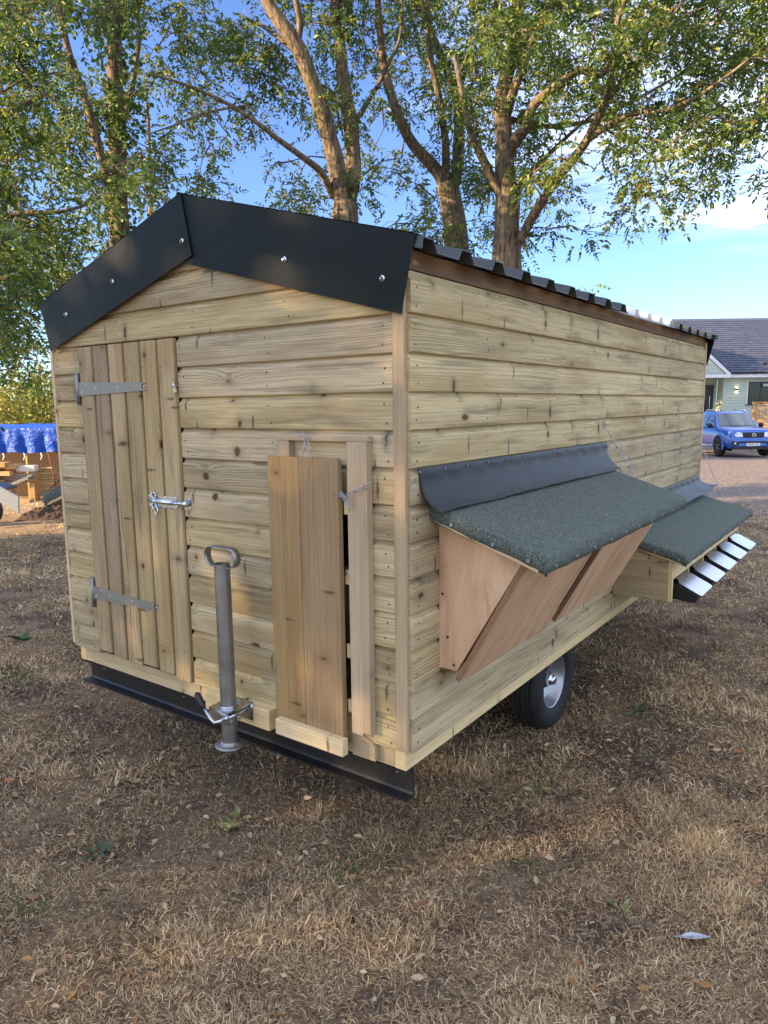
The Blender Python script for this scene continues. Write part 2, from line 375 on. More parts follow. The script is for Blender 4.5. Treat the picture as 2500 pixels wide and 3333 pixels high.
M_RIM = simple('silver_wheel_paint', (0.36, 0.37, 0.39), 0.35, 0.8, 0.5, 12, 0.15)
M_LID = simple('brushed_zinc_lid', (0.60, 0.62, 0.64), 0.30, 1.0, 0.5, 22, 0.18)
M_DARK = simple('painted_interior_shade', (0.020, 0.017, 0.014), 0.9)  # shade inside enclosed spaces put into a near-black colour
M_NAIL = simple('nail_head', (0.045, 0.035, 0.028), 0.6, 0.3)
M_SCREW = simple('plated_screw', (0.5, 0.5, 0.5), 0.35, 0.9)
M_FELTNAIL = simple('clout_nail', (0.26, 0.27, 0.27), 0.55, 0.5)
M_CHAIN = simple('chain_zinc', (0.42, 0.44, 0.46), 0.32, 1.0)

# ------------------------------------------------------------------ ground
def make_ground_mat():
    t = NT('dry_trampled_ground'); P = t.pos(); s = t.new('ShaderNodeSeparateXYZ'); t.l.new(P, s.inputs[0])
    big = t.noise(P, 0.55, 4, 0.6); mid = t.noise(P, 3.2, 4, 0.62); fine = t.noise(P, 42, 4, 0.7); grit = t.noise(P, 190, 3, 0.7)
    fibre = t.noise(t.mapping(P, (60, 140, 60)), 1.0, 3, 0.6, 2.0)
    soil = t.ramp(fine, [(0.30, (0.034, 0.022, 0.017)), (0.55, (0.125, 0.084, 0.063)), (0.75, (0.27, 0.195, 0.15))])
    soil = t.mix(t.smooth(grit, 0.64, 0.74), soil, (0.15, 0.105, 0.075))
    straw = t.ramp(fibre, [(0.30, (0.11, 0.075, 0.047)), (0.52, (0.40, 0.295, 0.175)), (0.70, (0.70, 0.54, 0.335))])
    m = t.math('ADD', t.math('MULTIPLY', mid, 0.75), t.math('MULTIPLY', big, 0.45))
    # distance from the open near part outwards: beyond the built blades the matted straw is carried by the material
    dv = t.new('ShaderNodeVectorMath', operation='DISTANCE'); t.l.new(P, dv.inputs[0]); dv.inputs[1].default_value = (-1, 1, G)
    far = t.smooth(dv.outputs['Value'], 3.0, 14.0)
    sf = t.smooth(t.math('ADD', m, t.math('MULTIPLY', far, 0.10)), 0.50, 0.68)
    c = t.mix(t.math('MULTIPLY', sf, t.math('ADD', 0.45, t.math('MULTIPLY', far, 0.5))), soil, straw)
    gr = t.smooth(t.noise(t.mapping(P, (1, 1, 1), (5, 9, 0)), 0.9, 3), 0.60, 0.72)
    c = t.mix(t.math('MULTIPLY', gr, 0.25), c, (0.09, 0.11, 0.045))
    # gravel yard beyond the grass, in front of the bungalow
    gx = t.smooth(t.math('ADD', t.math('ADD', s.outputs[1], t.math('MULTIPLY', s.outputs[0], 0.25)), t.math('MULTIPLY', mid, 2.0)), 11.0, 13.0)
    gx = t.math('MULTIPLY', gx, t.smooth(s.outputs[0], -9.0, -5.5))
    gv = t.new('ShaderNodeTexVoronoi'); gv.inputs['Scale'].default_value = 26; t.l.new(P, gv.inputs['Vector'])
    gc = t.new('ShaderNodeSeparateColor'); t.l.new(gv.outputs['Color'], gc.inputs[0])
    grav = t.ramp(gc.outputs[0], [(0.0, (0.10, 0.082, 0.075)), (0.5, (0.18, 0.150, 0.138)), (1.0, (0.33, 0.285, 0.265))])
    c = t.mix(t.math('MULTIPLY', gx, 0.85), c, grav)
    h = t.math('ADD', t.math('MULTIPLY', fine, 0.7), t.math('MULTIPLY', grit, 0.25)); t.bump(h, 0.8, 0.02)
    return t.set(Base_Color=c, Roughness=0.95, Specular_IOR_Level=0.1)
M_GROUND = make_ground_mat()
def relief(x, y):
    return 0.018 * mnoise.noise(Vector((x * 1.1, y * 1.1, 0))) + 0.010 * mnoise.noise(Vector((x * 3.7, y * 3.7, 4))) + 0.004 * mnoise.noise(Vector((x * 11, y * 11, 8)))
def gz(x, y):
    r = math.hypot(x - CAM.x, y - CAM.y)
    return terrain(x, y) + relief(x, y) * max(0.0, 1 - r / 30)
NR, NA = 190, 300
V = []; loops = []
for i in range(NR):
    r = 0.15 * (1.0 + 0.0455) ** i if i else 0.0
    r = 0.12 * ((1.049) ** i) if i else 0.0
    for k in range(NA):
        a = 2 * math.pi * k / NA; x = CAM.x + r * math.cos(a); y = CAM.y + r * math.sin(a)
        V.append((x, y, gz(x, y)))
F = [(i*NA+k, i*NA+(k+1) % NA, (i+1)*NA+(k+1) % NA, (i+1)*NA+k) for i in range(NR-1) for k in range(NA)]
me = bpy.data.meshes.new('ground'); me.from_pydata(V, [], F); me.polygons.foreach_set('use_smooth', [True] * len(F)); me.update()
ground = link('ground', me, M_GROUND); ground['kind'] = 'structure'

# ------------------------------------------------------------------ hen house
hut = empty('mobile_hen_house', (-1.0, 2.0, G), 'wooden mobile hen house with dark green roof flashing standing on the dry grass', 'hen house')
XF = Vector((1, 0, 0)); YF = Vector((0, 1, 0)); ZF = Vector((0, 0, 1))
BW = 0.12
SHIP = [(0.0, 0.0115), (0.003, 0.0150), (0.008, 0.0155), (0.0965, 0.0155), (0.0985, 0.0148), (0.1015, 0.0115), (0.105, 0.0070), (0.110, 0.0030), (0.117, 0.0005), (0.127, 0.0000), (0.127, -0.004), (0.0, -0.004)]
_bc = {}
def ship_mesh(L, w=BW, cuts=None):
    key = (round(L, 3), round(w, 4), cuts)
    if key in _bc: return _bc[key]
    mb = MB(); k = w / BW; prof = [(u * k, v) for u, v in SHIP]
    n = len(prof); vs = []
    for e in (0, 1):
        for u, v in prof:
            x = -L/2 if e == 0 else L/2
            if cuts: x = (cuts[0] + cuts[1] * u) if e == 0 else (cuts[2] + cuts[3] * u)
            vs.append((x, u, v))
    mb.add(vs, [tuple(range(n))[::-1], tuple(range(n, 2*n))] + [(i, (i+1) % n, n+(i+1) % n, n+i) for i in range(n)])
    _bc[key] = mb.mesh('shiplap_board'); return _bc[key]
def wall_frame(side):
    return {'front': (XF, ZF, -YF), 'side': (YF, ZF, XF), 'left': (-YF, ZF, -XF), 'back': (-XF, ZF, YF)}[side]
NAILS = {}
def ship_board(side, a, b, k, parent, mat=W_BOARD, cuts=None):
    """board number k up the wall, from coordinate a to b along it"""
    X, Y, Z = wall_frame(side); mid = (a + b) / 2
    jit = 0.0016 * (random.random() - 0.5)
    if side == 'front': o = Vector((mid, jit, k * BW))
    elif side == 'side': o = Vector((jit, mid, k * BW))
    elif side == 'left': o = Vector((-1.99 + jit, mid, k * BW))
    else: o = Vector((mid, 3.99 + jit, k * BW))
    L = abs(b - a) - 0.0015
    ob = link('board', ship_mesh(L, BW, cuts), mat, parent, frame(o, X, Y, Z))
    nl = NAILS.setdefault(parent.name, MB()); M = frame(o, X, Y, Z)
    if side in ('front', 'side') and cuts is None:
        pos_ = [-L/2 + 0.03, L/2 - 0.03] + [q for q in np.arange(-L/2 + 0.5, L/2 - 0.3, 0.5)]
        for q in pos_:
            for yy in (0.028, 0.078):
                if random.random() < 0.12: continue
                c = M @ Vector((q + random.uniform(-.012, .012), yy + random.uniform(-.008, .008), 0.0150))
                n = Z; r = random.uniform(.0028, .0040)
                nl.tube([c, c + n * 0.0012], r, 7, True, False)
    return ob

front = MB()
front.prism([(-1.96, 0.001), (-1.10, 0.001), (-1.10, 1.50), (-0.98, 1.80), (-1.96, 1.56)], 0.012, 0.03)
front.prism([(-1.095, 0.001), (-0.47, 0.001), (-0.47, 1.62), (-0.98, 1.80), (-1.095, 1.50)], 0.012, 0.03)
front.prism([(-0.47, 0.86), (-0.215, 0.86), (-0.215, 1.60), (-0.47, 1.66)], 0.012, 0.03)
front.prism([(-0.215, 0.001), (-0.03, 0.001), (-0.03, 1.55), (-0.215, 1.60)], 0.012, 0.03)
front_wall = front.build('front_wall', M_DARK, hut)
side_wall = MB().box((-0.03, 0.03, 0.001), (-0.012, 3.96, 1.56)).build('side_wall', M_DARK, hut)
left_wall = MB().box((-1.978, 0.03, 0.001), (-1.962, 3.96, 1.56)).build('left_wall', M_DARK, hut)
back_wall = MB().prism([(-1.96, 0.001), (-0.03, 0.001), (-0.03, 1.55), (-0.985, 1.80), (-1.96, 1.55)], 3.962, 3.978).build('back_wall', M_DARK, hut)
def gable_cut(k, side):
    # ends of a gable board follow the roof slope
    z0 = k * BW; h = lambda z: min(0.985, max(0.02, (1.885 - z) / 0.277))
    b0 = h(z0); b1 = h(z0 + BW); s = (b1 - b0) / BW
    return (-b0, -s, b0, s)
for k in range(16):
    if k < 12:
        ship_board('front', -1.992, -1.781, k, front_wall)
        if 1 <= k <= 6:
            ship_board('front', -1.089, -0.455, k, front_wall); ship_board('front', -0.222, -0.043, k, front_wall)
        else: ship_board('front', -1.089, -0.043, k, front_wall)
    elif k == 12: ship_board('front', -1.985, -0.043, k, front_wall)
    else: ship_board('front', -1.97, 0.0, k, front_wall, cuts=gable_cut(k, 0))
    if k < 13:
        ship_board('side', 0.0, 3.985, k, side_wall); ship_board('left', 0.0, 3.985, k, left_wall); ship_board('back', -1.985, 0.0, k, back_wall)
    else: ship_board('back', -1.97, 0.0, k, back_wall, cuts=gable_cut(k, 0))
for w_, nm in ((front_wall, 'front'), (side_wall, 'side')):
    o = NAILS[w_.name].build('nail_heads', M_NAIL, w_); o['kind'] = 'stuff'

def plank(name, lo, hi, mat, parent, long_axis=None, bevel=0.002):
    """squared timber between two corners, its local x along the grain"""
    lo = Vector(lo); hi = Vector(hi); d = hi - lo; c = (lo + hi) / 2
    ax = long_axis or max(range(3), key=lambda i: d[i])
    ax = 'xyz'.index(ax) if isinstance(ax, str) else ax
    fr_ = {0: (XF, ZF, -YF), 1: (YF, ZF, XF), 2: (ZF, -XF, -YF)}[ax]
    M = frame(c, *fr_); h = [abs(d.dot(v)) / 2 for v in fr_]
    return MB().box((-h[0], -h[1], -h[2]), (h[0], h[1], h[2])).build(name, mat, parent, M, bevel=bevel)

# corner trims, floor frame
plank('corner_trim', (-0.0425, -0.0175, 0.006), (0.0005, 0.0008, 1.60), W_TRIM, hut)
plank('corner_trim', (-2.012, -0.018, 0.012), (-1.9935, 0.028, 1.60), W_TRIM, hut)
plank('corner_trim', (-2.012, 3.97, 0.012), (-1.9935, 4.012, 1.60), W_TRIM, hut)
plank('corner_trim', (-0.02, 4.0065, 0.006), (0.016, 4.026, 1.60), W_TRIM, hut)
plank('side_joist', (-0.064, 0.0035, -0.073), (-0.018, 3.985, -0.0008), W_PALE, hut)
plank('side_joist', (-1.985, 0.0035, -0.073), (-1.94, 3.985, -0.0008), W_PALE, hut)
plank('front_joist', (-1.939, 0.0045, -0.072), (-0.0655, 0.05, -0.0008), W_PALE, hut)
plank('rear_joist', (-1.939, 3.94, -0.072), (-0.0655, 3.98, -0.0008), W_PALE, hut)
plank('floor_panel', (-1.938, 0.051, -0.03), (-0.067, 3.938, -0.002), W_PALE, hut, 'y')

# channel section steel across the front, chassis rails, axle, rear props
bm_ = MB(); bm_.prism([(0.000, -0.0745), (0.045, -0.0745), (0.045, -0.180), (-0.006, -0.180), (-0.006, -0.172), (0.030, -0.170), (0.036, -0.163), (0.036, -0.086), (0.031, -0.081), (0.000, -0.081)], -1.955, -0.012, 'x')
beam = bm_.build('front_beam', M_BLACKST, hut)
for x in (-1.8, -1.2, -0.75, -0.3, -0.06): MB().cyl((x, 0.012, -0.081), (x, 0.012, -0.092), 0.006, 6).build('bolt', M_SCREW, beam)
for x in (-1.45, -0.62):
    mb = MB(); mb.prism([(x-.03, -0.0745), (x+.03, -0.0745), (x+.03, -0.082), (x-.022, -0.082), (x-.022, -0.170), (x+.03, -0.170), (x+.03, -0.178), (x-.03, -0.178)], 0.046, 3.9, 'y'); mb.build('chassis_rail', M_BLACKST, hut)
MB().box((-1.76, 1.52, -0.32), (-0.26, 1.58, -0.26)).box((-1.48, 1.50, -0.262), (-1.42, 1.60, -0.178)).box((-0.65, 1.50, -0.262), (-0.59, 1.60, -0.178)).build('axle', M_BLACKST, hut)
for x in (-1.45,):
    plank('rear_prop', (x-.05, 3.55, terrain(x, 3.6) - 0.02), (x+.05, 3.65, -0.179), W_SAWN, hut)

# wheels
def wheel(xo, s):
    """xo: plane of the outer tyre wall, s: outward direction along x"""
    c = Vector((xo - s * 0.080, 1.550, -0.285)); R0 = 0.258
    M = frame(c, YF, ZF * s, XF * s)      # local z outward
    w = empty('wheel', c); 
    w.parent = hut; w.matrix_parent_inverse = WM[hut.name].inverted()
    prof = [(0.142, 0.060), (0.150, 0.069), (0.170, 0.080), (0.208, 0.084), (0.232, 0.079), (0.246, 0.070), (0.254, 0.062), (R0-.0015, 0.056)]
    tread = [(R0, 0.047), (R0, 0.040), (R0-.010, 0.038), (R0-.010, 0.034), (R0+.001, 0.032), (R0+.001, 0.018), (R0-.010, 0.016), (R0-.010, 0.012), (R0+.002, 0.010)]
    prof = prof + tread; prof = prof + [(r, -h) for r, h in prof[::-1]]
    mb = MB(); n = 72; vs = []
    for r, h in prof:
        for k in range(n):
            th = 2*math.pi*k/n; zig = 0.0035 * (1 if k % 2 else -1) if (abs(h) < 0.05 and r > 0.235) else 0
            rr = r - (0.006 if (0.058 < abs(h) < 0.068 and r > 0.22 and k % 2) else 0)
            vs.append((rr*math.cos(th), rr*math.sin(th), h + zig))
    m = len(prof); mb.add(vs, [(i*n+k, i*n+(k+1) % n, (i+1)*n+(k+1) % n, (i+1)*n+k) for i in range(m-1) for k in range(n)], True)
    ty = mb.build('tyre', M_TYRE, w, M)
    rim = MB(); rim.lathe([(0.141, -0.06), (0.146, -0.05), (0.128, -0.04), (0.118, -0.01), (0.120, 0.01), (0.135, 0.035), (0.146, 0.056), (0.148, 0.064), (0.144, 0.066), (0.139, 0.058), (0.128, 0.036), (0.112, 0.012), (0.104, 0.004), (0.092, 0.006), (0.086, -0.002), (0.072, -0.004), (0.030, 0.0), (0.0, 0.0)], 48)
    rm = rim.build('rim', M_RIM, w, M)
    hb = MB(); hb.lathe([(0.048, -0.02), (0.048, 0.020), (0.044, 0.026), (0.0, 0.026)], 24); h = hb.build('hub', M_BLACKP, w, M)
    MB().lathe([(0.031, 0.024), (0.032, 0.042), (0.030, 0.050), (0.026, 0.050), (0.025, 0.064), (0.020, 0.070), (0.0, 0.071)], 24).build('hub_cap', M_ZINC, w, M)
    for k in range(4):
        a = math.pi/4 + k * math.pi/2; p = Vector((0.068*math.cos(a), 0.068*math.sin(a), 0))
        MB().tube([p + Vector((0, 0, -.004)), p + Vector((0, 0, 0.014))], 0.0105, 6, True, False).build('wheel_nut', M_ZINC, w, M)
    return w
wheel(-0.112, 1); wheel(-1.888, -1)

# ------------------------------------------------------------------ roof
RX, RZ = -0.985, 1.908; EX, EZ = 0.078, 1.612
def roof_sheet(y0, y1, s, mat, name='roof_sheet'):
    # trapezoidal ribs across y, running down the slope; s = +1 for the near slope
    pts = [(y0, 0.0)]; i = 0
    while True:
        yb = 0.184 - 0.2285 + 0.2285 * i
        if yb > y1: break
        for dy, dz in ((0, 0), (0.022, 0.034), (0.078, 0.034), (0.100, 0)):
            y = yb + dy
            if y0 < y < y1: pts.append((y, dz))
        i += 1
    pts.append((y1, 0.0 if not (0 < ((y1 - (0.184-0.2285)) % 0.2285) < 0.1) else 0.034))
    T = 0.003; lo = [(y, z) for y, z in pts]; hi = [(y, z + T) for y, z in pts]
    dx = EX - RX; dz = EZ - RZ
    vs = []; n = len(pts)
    for t in (0.004, 1.0):
        for row in (lo, hi):
            for y, z in row:
                xx = RX + s * dx * t; vs.append((xx + 0.03 * math.sin(y*3) * 0, y, RZ + dz * t + z))
    f = []
    for i in range(n-1):
        f += [(i, i+1, 2*n+i+1, 2*n+i), (n+i, 3*n+i, 3*n+i+1, n+i+1), (i, n+i, n+i+1, i+1), (2*n+i, 2*n+i+1, 3*n+i+1, 3*n+i)]
    f += [(0, 2*n, 3*n, n), (n-1, 2*n-1, 4*n-1, 3*n-1)]
    return MB().add(vs, f).build(name, mat, hut)
for s in (1, -1):
    roof_sheet(-0.028, 1.918, s, M_SHEET); roof_sheet(1.905, 2.838, s, M_CLEAR, 'clear_roof_sheet').location.z -= 0.0035; roof_sheet(2.826, 4.125, s, M_SHEET)
mb = MB(); mb.prism([(-1.12, 1.909), (-0.985, 1.950), (-0.85, 1.909), (-0.85, 1.913), (-0.985, 1.954), (-1.12, 1.913)], -0.03, 4.13, 'y'); mb.build('ridge_cap', M_FLASH, hut)
# eaves timbers between wall and sheet
plank('eaves_fascia', (-0.028, 0.003, 1.5705), (0.004, 4.03, 1.6285), W_FASC, hut)
plank('eaves_fascia', (-2.012, 0.003, 1.5705), (-1.98, 4.03, 1.6285), W_FASC, hut)
for y in (0.05, 2.0, 3.95):
    for s in (1, -1):
        MB().prism([(RX, 1.86), (RX + s * 0.99, 1.585), (RX + s * 0.99, 1.6), (RX, 1.9)], y - .02, y + .02).build('rafter', W_FASC, hut)
def flashing(poly, y, s, name, ret):
    """sheet on the gable face (poly in x, z) with a return over the roof edge (ret: two top points)"""
    mb = MB(); mb.prism(poly, y, y + s * 0.003, 'y')
    (xa, za), (xb, zb) = ret
    mb.add([(xa, y, za), (xb, y, zb), (xb, y + s * 0.12, zb), (xa, y + s * 0.12, za), (xa, y, za + .003), (xb, y, zb + .003), (xb, y + s * 0.12, zb + .003), (xa, y + s * 0.12, za + .003)],
           [(0, 3, 2, 1), (4, 5, 6, 7), (0, 1, 5, 4), (1, 2, 6, 5), (2, 3, 7, 6), (3, 0, 4, 7)])
    return mb.build(name, M_FLASH, hut)
fr1 = flashing([(-0.985, 1.952), (0.056, 1.660), (0.003, 1.4315), (-0.985, 1.701)], -0.034, 1, 'verge_flashing', ((-0.985, 1.949), (0.056, 1.657)))
fl1 = flashing([(-0.985, 1.954), (-0.937, 1.722), (-1.964, 1.427), (-2.027, 1.648)], -0.041, 1, 'verge_flashing', ((-0.985, 1.951), (-2.027, 1.645)))
flashing([(-0.985, 1.952), (0.068, 1.655), (0.015, 1.4315), (-0.985, 1.701)], 4.062, -1, 'verge_flashing', ((-0.985, 1.949), (0.068, 1.652)))
flashing([(-0.985, 1.952), (-0.985, 1.701), (-1.975, 1.4315), (-2.04, 1.655)], 4.062, -1, 'verge_flashing', ((-0.985, 1.949), (-2.04, 1.652)))
def tek(x, z, y, parent):
    M = frame((x, y, z), XF, ZF, -YF)
    MB().lathe([(0.0105, 0.0), (0.0105, 0.002), (0.009, 0.0035), (0.0055, 0.004), (0.0055, 0.0042)], 16, M).tube([M @ Vector((0, 0, .003)), M @ Vector((0, 0, .009))], 0.0048, 6, True, False).build('roofing_screw', M_ZINC, parent)
for x, z in ((-1.811, 1.580), (-1.445, 1.682), (-0.988, 1.780)): tek(x, z, -0.041, fl1)
for x, z in ((-0.472, 1.650), (-0.065, 1.543)): tek(x, z, -0.034, fr1)

# ------------------------------------------------------------------ door
door = MB().box((-1.772, -0.010, 0.030), (-1.100, -0.0045, 1.425)).build('door', M_DARK, hut)
for i in range(6):
    x0 = -1.0955 - i * 0.1137; zb = 0.016 + 0.006 * (i % 3)
    if i == 0: zb = 0.008
    M = frame((x0, -0.0135, (zb + 1.433) / 2), ZF, -XF, -YF)
    link('plank', ship_mesh(1.433 - zb, 0.1137), W_DOOR, door, M)
nl = MB()
for i in range(6):
    for z in (0.135, 0.76, 0.79, 1.33):
        for q in (0.035, 0.085):
            x = -1.0955 - i * 0.1137 - q + random.uniform(-.006, .006); zz = z + random.uniform(-.006, .006)
            nl.cyl((x, -0.0285, zz), (x, -0.0302, zz), 0.0026, 7)
nl.build('nail_heads', M_NAIL, door)['kind'] = 'stuff'
def tee_hinge(z0, z1, zc, h0, tip, name='tee_hinge'):
    y = -0.030
    mb = MB(); mb.prism([(-1.770, zc - h0/2), (-1.770, zc + h0/2), (tip + 0.03, zc + 0.016), (tip, zc + 0.010), (tip - 0.006, zc), (tip, zc - 0.010), (tip + 0.03, zc - 0.016)], y - 0.003, y, 'y')
    mb.box((-1.818, -0.0195, z0), (-1.786, -0.0165, z1))
    mb.tube([(-1.779, -0.031, z0 + .003), (-1.779, -0.031, z1 - .003)], 0.0085, 12, True, True)
    h = mb.build(name, M_HINGE, door)
    for x, z in ((-1.75, zc - .016), (-1.71, zc + .014), (-1.64, zc), (-1.47, zc), (tip - 0.03 if False else tip + 0.012, zc)):
        M = frame((x, y - 0.003, z), XF, ZF, -YF); MB().lathe([(0.0058, 0), (0.0052, 0.0016), (0.0026, 0.0020), (0.0, 0.0006)], 12, M).build('hinge_screw', M_SCREW, h)
    for z in (z0 + .02, z1 - .02, (z0+z1)/2 + .02, (z0+z1)/2 - .02):
        M = frame((-1.803, -0.0195, z), XF, ZF, -YF); MB().lathe([(0.0052, 0), (0.0048, 0.0015), (0.002, 0.002), (0.0, 0.0006)], 12, M).build('hinge_screw', M_SCREW, h)
tee_hinge(1.179, 1.322, 1.250, 0.062, -1.300); tee_hinge(0.231, 0.375, 0.306, 0.062, -1.310)
# tower bolt
y0 = -0.030
b = MB(); b.box((-1.305, y0 - .002, 0.748), (-1.113, y0, 0.800)); b.box((-1.088, -0.0195, 0.748), (-1.044, -0.0165, 0.799))
b.tube([(-1.305, y0 - .002, 0.776), (-1.24, y0 - .008, 0.776), (-1.135, y0 - .008, 0.776)], [0.007, 0.0105, 0.0105], 14)
b.tube([(-1.14, y0 - .012, 0.776), (-1.05, y0 - .008, 0.776)], 0.0078, 14)
b.tube([(-1.075, y0 - .008, 0.776), (-1.046, y0 - .008, 0.776)], 0.0125, 14)
b.lathe([(0.010, -.002), (0.017, -.002), (0.017, .003), (0.010, .003)], 18, frame((-1.262, y0 - .006, 0.797), XF, ZF, -YF), close=True)
b.lathe([(0.010, -.002), (0.017, -.002), (0.017, .003), (0.010, .003)], 18, frame((-1.262, y0 - .006, 0.752), XF, ZF, -YF), close=True)
ring = [(-1.236 + 0.009 * math.cos(a), y0 - .016, 0.737 + 0.017 * math.sin(a)) for a in np.linspace(0, 2*math.pi, 17)[:-1]]
b.tube(ring, 0.0032, 8, closed=True)
for x in (-1.29, -1.19, -1.15, -1.125):
    for z in (0.755, 0.794): b.lathe([(0.0055, 0), (0.005, .003), (0.0, .0035)], 10, frame((x, y0 - .002, z), XF, ZF, -YF))
for z in (0.755, 0.793): b.lathe([(0.0052, 0), (0.005, .003), (0.0, .0035)], 10, frame((-1.055, -0.0195, z), XF, ZF, -YF))
b.build('tower_bolt', M_ZINC, door)
tb = MB(); Mt = frame((-1.091, -0.034, 1.248), XF, ZF, -YF) @ Matrix.Rotation(0.26, 4, 'Z')
tb.prism([(-0.009, -0.028), (0.009, -0.028), (0.009, -0.012), (0.007, -0.009), (0.007, 0.009), (0.009, 0.012), (0.009, 0.028), (-0.009, 0.028), (-0.009, 0.012), (-0.007, 0.009), (-0.007, -0.009), (-0.009, -0.012)], 0.0, 0.003, 'z', Mt)
tb.lathe([(0.006, 0.003), (0.005, 0.006), (0.0, 0.0065)], 12, Mt); tb.cyl((-1.091, -0.015, 1.248), (-1.091, -0.036, 1.248), 0.004, 8)
tb.build('turn_button', M_ZINC, hut)

# ------------------------------------------------------------------ pop hole with its sliding door
pop = plank('pop_hole_frame', (-0.540, -0.046, 1.0435), (-0.124, -0.0165, 1.061), W_TRIM, hut)
plank('post', (-0.523, -0.0445, 0.02), (-0.470, -0.0165, 1.043), W_TRIM, pop)
plank('post', (-0.212, -0.0445, 0.034), (-0.163, -0.0165, 1.043), W_TRIM, pop)
plank('post', (-0.162, -0.048, 0.046), (-0.128, -0.0165, 1.043), W_TRIM, pop)
for z in (0.80, 0.56, 0.30, 0.10): plank('guide_block', (-0.232, -0.040, z), (-0.2125, -0.017, z + 0.05), W_PALE, pop, 'z')
def popboard(x0, x1, y0, y1, z0, z1, par):
    Mx = frame(((x0+x1)/2, (y0+y1)/2, (z0+z1)/2), ZF, -XF, -YF); L = (z1-z0)/2; w = (x1-x0)/2; t = (y1-y0)/2
    n = 9; prof = [(-w, -t)] + [(-w + 2*w*i/(n-1), t * (1 - 0.25 * abs(2*i/(n-1) - 1) ** 3)) for i in range(n)] + [(w, -t)]
    mb = MB(); m = len(prof); vs = [(-L, u, v) for u, v in prof] + [(L, u, v) for u, v in prof]
    mb.add(vs, [tuple(range(m))[::-1], tuple(range(m, 2*m))] + [(i, (i+1) % m, m+(i+1) % m, m+i) for i in range(m)])
    return mb.build('board', W_POP, par, Mx)
slide = MB().box((-0.550, -0.0515, 0.0), (-0.232, -0.046, 0.984)).build('sliding_door', W_POP, hut)
popboard(-0.5565, -0.4945, -0.067, -0.052, -0.02, 0.988, slide); popboard(-0.4935, -0.4080, -0.0675, -0.052, -0.02, 0.988, slide); popboard(-0.4065, -0.2350, -0.067, -0.052, -0.02, 0.989, slide)
plank('bottom_rail', (-0.532, -0.098, -0.036), (-0.212, -0.0685, 0.023), W_PALE, slide)
MB().prism([(-0.23, -0.06), (-0.13, -0.06), (-0.13, -0.01), (-0.155, 0.015), (-0.23, 0.03)], -0.022, 0.003, 'y').build('threshold_block', W_TRIM, hut)

def chain(pts, name, parent, pitch=0.027, wire=0.0015, lw=0.0055, ll=0.0185, mat=None):
    pts = [Vector(p) for p in pts]; seg = []; tot = 0
    for a, c in zip(pts, pts[1:]): seg.append((tot, a, c)); tot += (c - a).length
    n = max(2, int(tot / pitch)); mb = MB()
    for i in range(n + 1):
        s = tot * i / n
        for s0, a, c in reversed(seg):
            if s >= s0 - 1e-9: break
        t = (c - a).normalized(); p = a + t * (s - s0)
        q = t.cross(Vector((0.3, 0.5, 0.8))).normalized(); q2 = t.cross(q)
        ang = (i % 2) * math.pi / 2 + 0.5 + random.uniform(-.3, .3); u = q * math.cos(ang) + q2 * math.sin(ang)
        loop = []
        for k in range(12):
            th = 2 * math.pi * k / 12; cx = math.cos(th); sy = math.sin(th)
            loop.append(p + t * ((ll - lw) * (1 if cx > 0.01 else -1 if cx < -0.01 else 0) + lw * cx) + u * lw * sy)
        mb.tube(loop, wire, 5, closed=True)
    return mb.build(name, mat or M_CHAIN, parent)
chain([(-0.418, -0.055, 1.066), (-0.382, -0.056, 1.060), (-0.386, -0.057, 1.025), (-0.384, -0.058, 0.992)], 'hanging_chain', slide)
chain([(-0.382, -0.060, 1.060), (-0.368, -0.060, 1.03), (-0.360, -0.058, 0.993)], 'hanging_chain', slide)
chain([(-0.125, -0.052, 0.903), (-0.165, -0.066, 0.885), (-0.205, -0.072, 0.866), (-0.236, -0.068, 0.868)], 'fastening_chain', slide)
chain([(-0.205, -0.072, 0.866), (-0.190, -0.070, 0.838)], 'fastening_chain', slide)

# ------------------------------------------------------------------ prop stand (jack) on the front beam
plank('jack_block', (-0.975, -0.056, -0.066), (-0.608, -0.0005, 0.016), W_PALE, hut, 'x', 0.004)
jx, jy = -0.745, -0.132
jack = empty('jack_stand', (jx, jy, -0.13)); jack.parent = hut; jack.matrix_parent_inverse = WM[hut.name].inverted()
jp = MB(); jp.tube([(jx, jy, -0.118), (jx, jy, 0.588)], 0.0298, 32, False, True); jp.tube([(jx, jy, 0.588), (jx, jy, 0.20)], 0.027, 32, False, True)
jp.lathe([(0.0298, 0.588), (0.027, 0.588)], 32, Matrix.Translation((jx, jy, 0)))
jp.build('tube', M_PIPE, jack)
MB().lathe([(0.0, 0.578), (0.0272, 0.578)], 32, Matrix.Translation((jx, jy, 0))).build('tube_plug', M_BLACKP, jack)
MB().lathe([(0.0, -0.128), (0.058, -0.128), (0.058, -0.121), (0.045, -0.1205), (0.036, -0.116), (0.0318, -0.106)], 40, Matrix.Translation((jx, jy, 0))).build('foot_plate', M_PIPE, jack)
lp = []
for k in range(40):
    th = 2*math.pi*k/40; cx, sz = math.cos(th), math.sin(th); lp.append((jx + 0.002 + (0.045 if cx > 0 else -0.045) * (abs(cx) > 0.02) + 0.038 * cx, 0.613 + 0.038 * sz))
rg = MB(); n = len(lp); vs = []
for (x, z) in lp:
    dx, dz = x - jx, z - 0.613; L = math.hypot(dx, dz); ux, uz = dx/L*.003, dz/L*.003
    vs += [(x, jy - .016, z), (x, jy + .016, z), (x - ux, jy + .016, z - uz), (x - ux, jy - .016, z - uz)]
rg.add(vs, [(4*i+a, 4*i+(a+1) % 4, 4*((i+1) % n)+(a+1) % 4, 4*((i+1) % n)+a) for i in range(n) for a in range(4)], True); rg.build('lifting_handle', M_PIPE, jack)
br = MB()
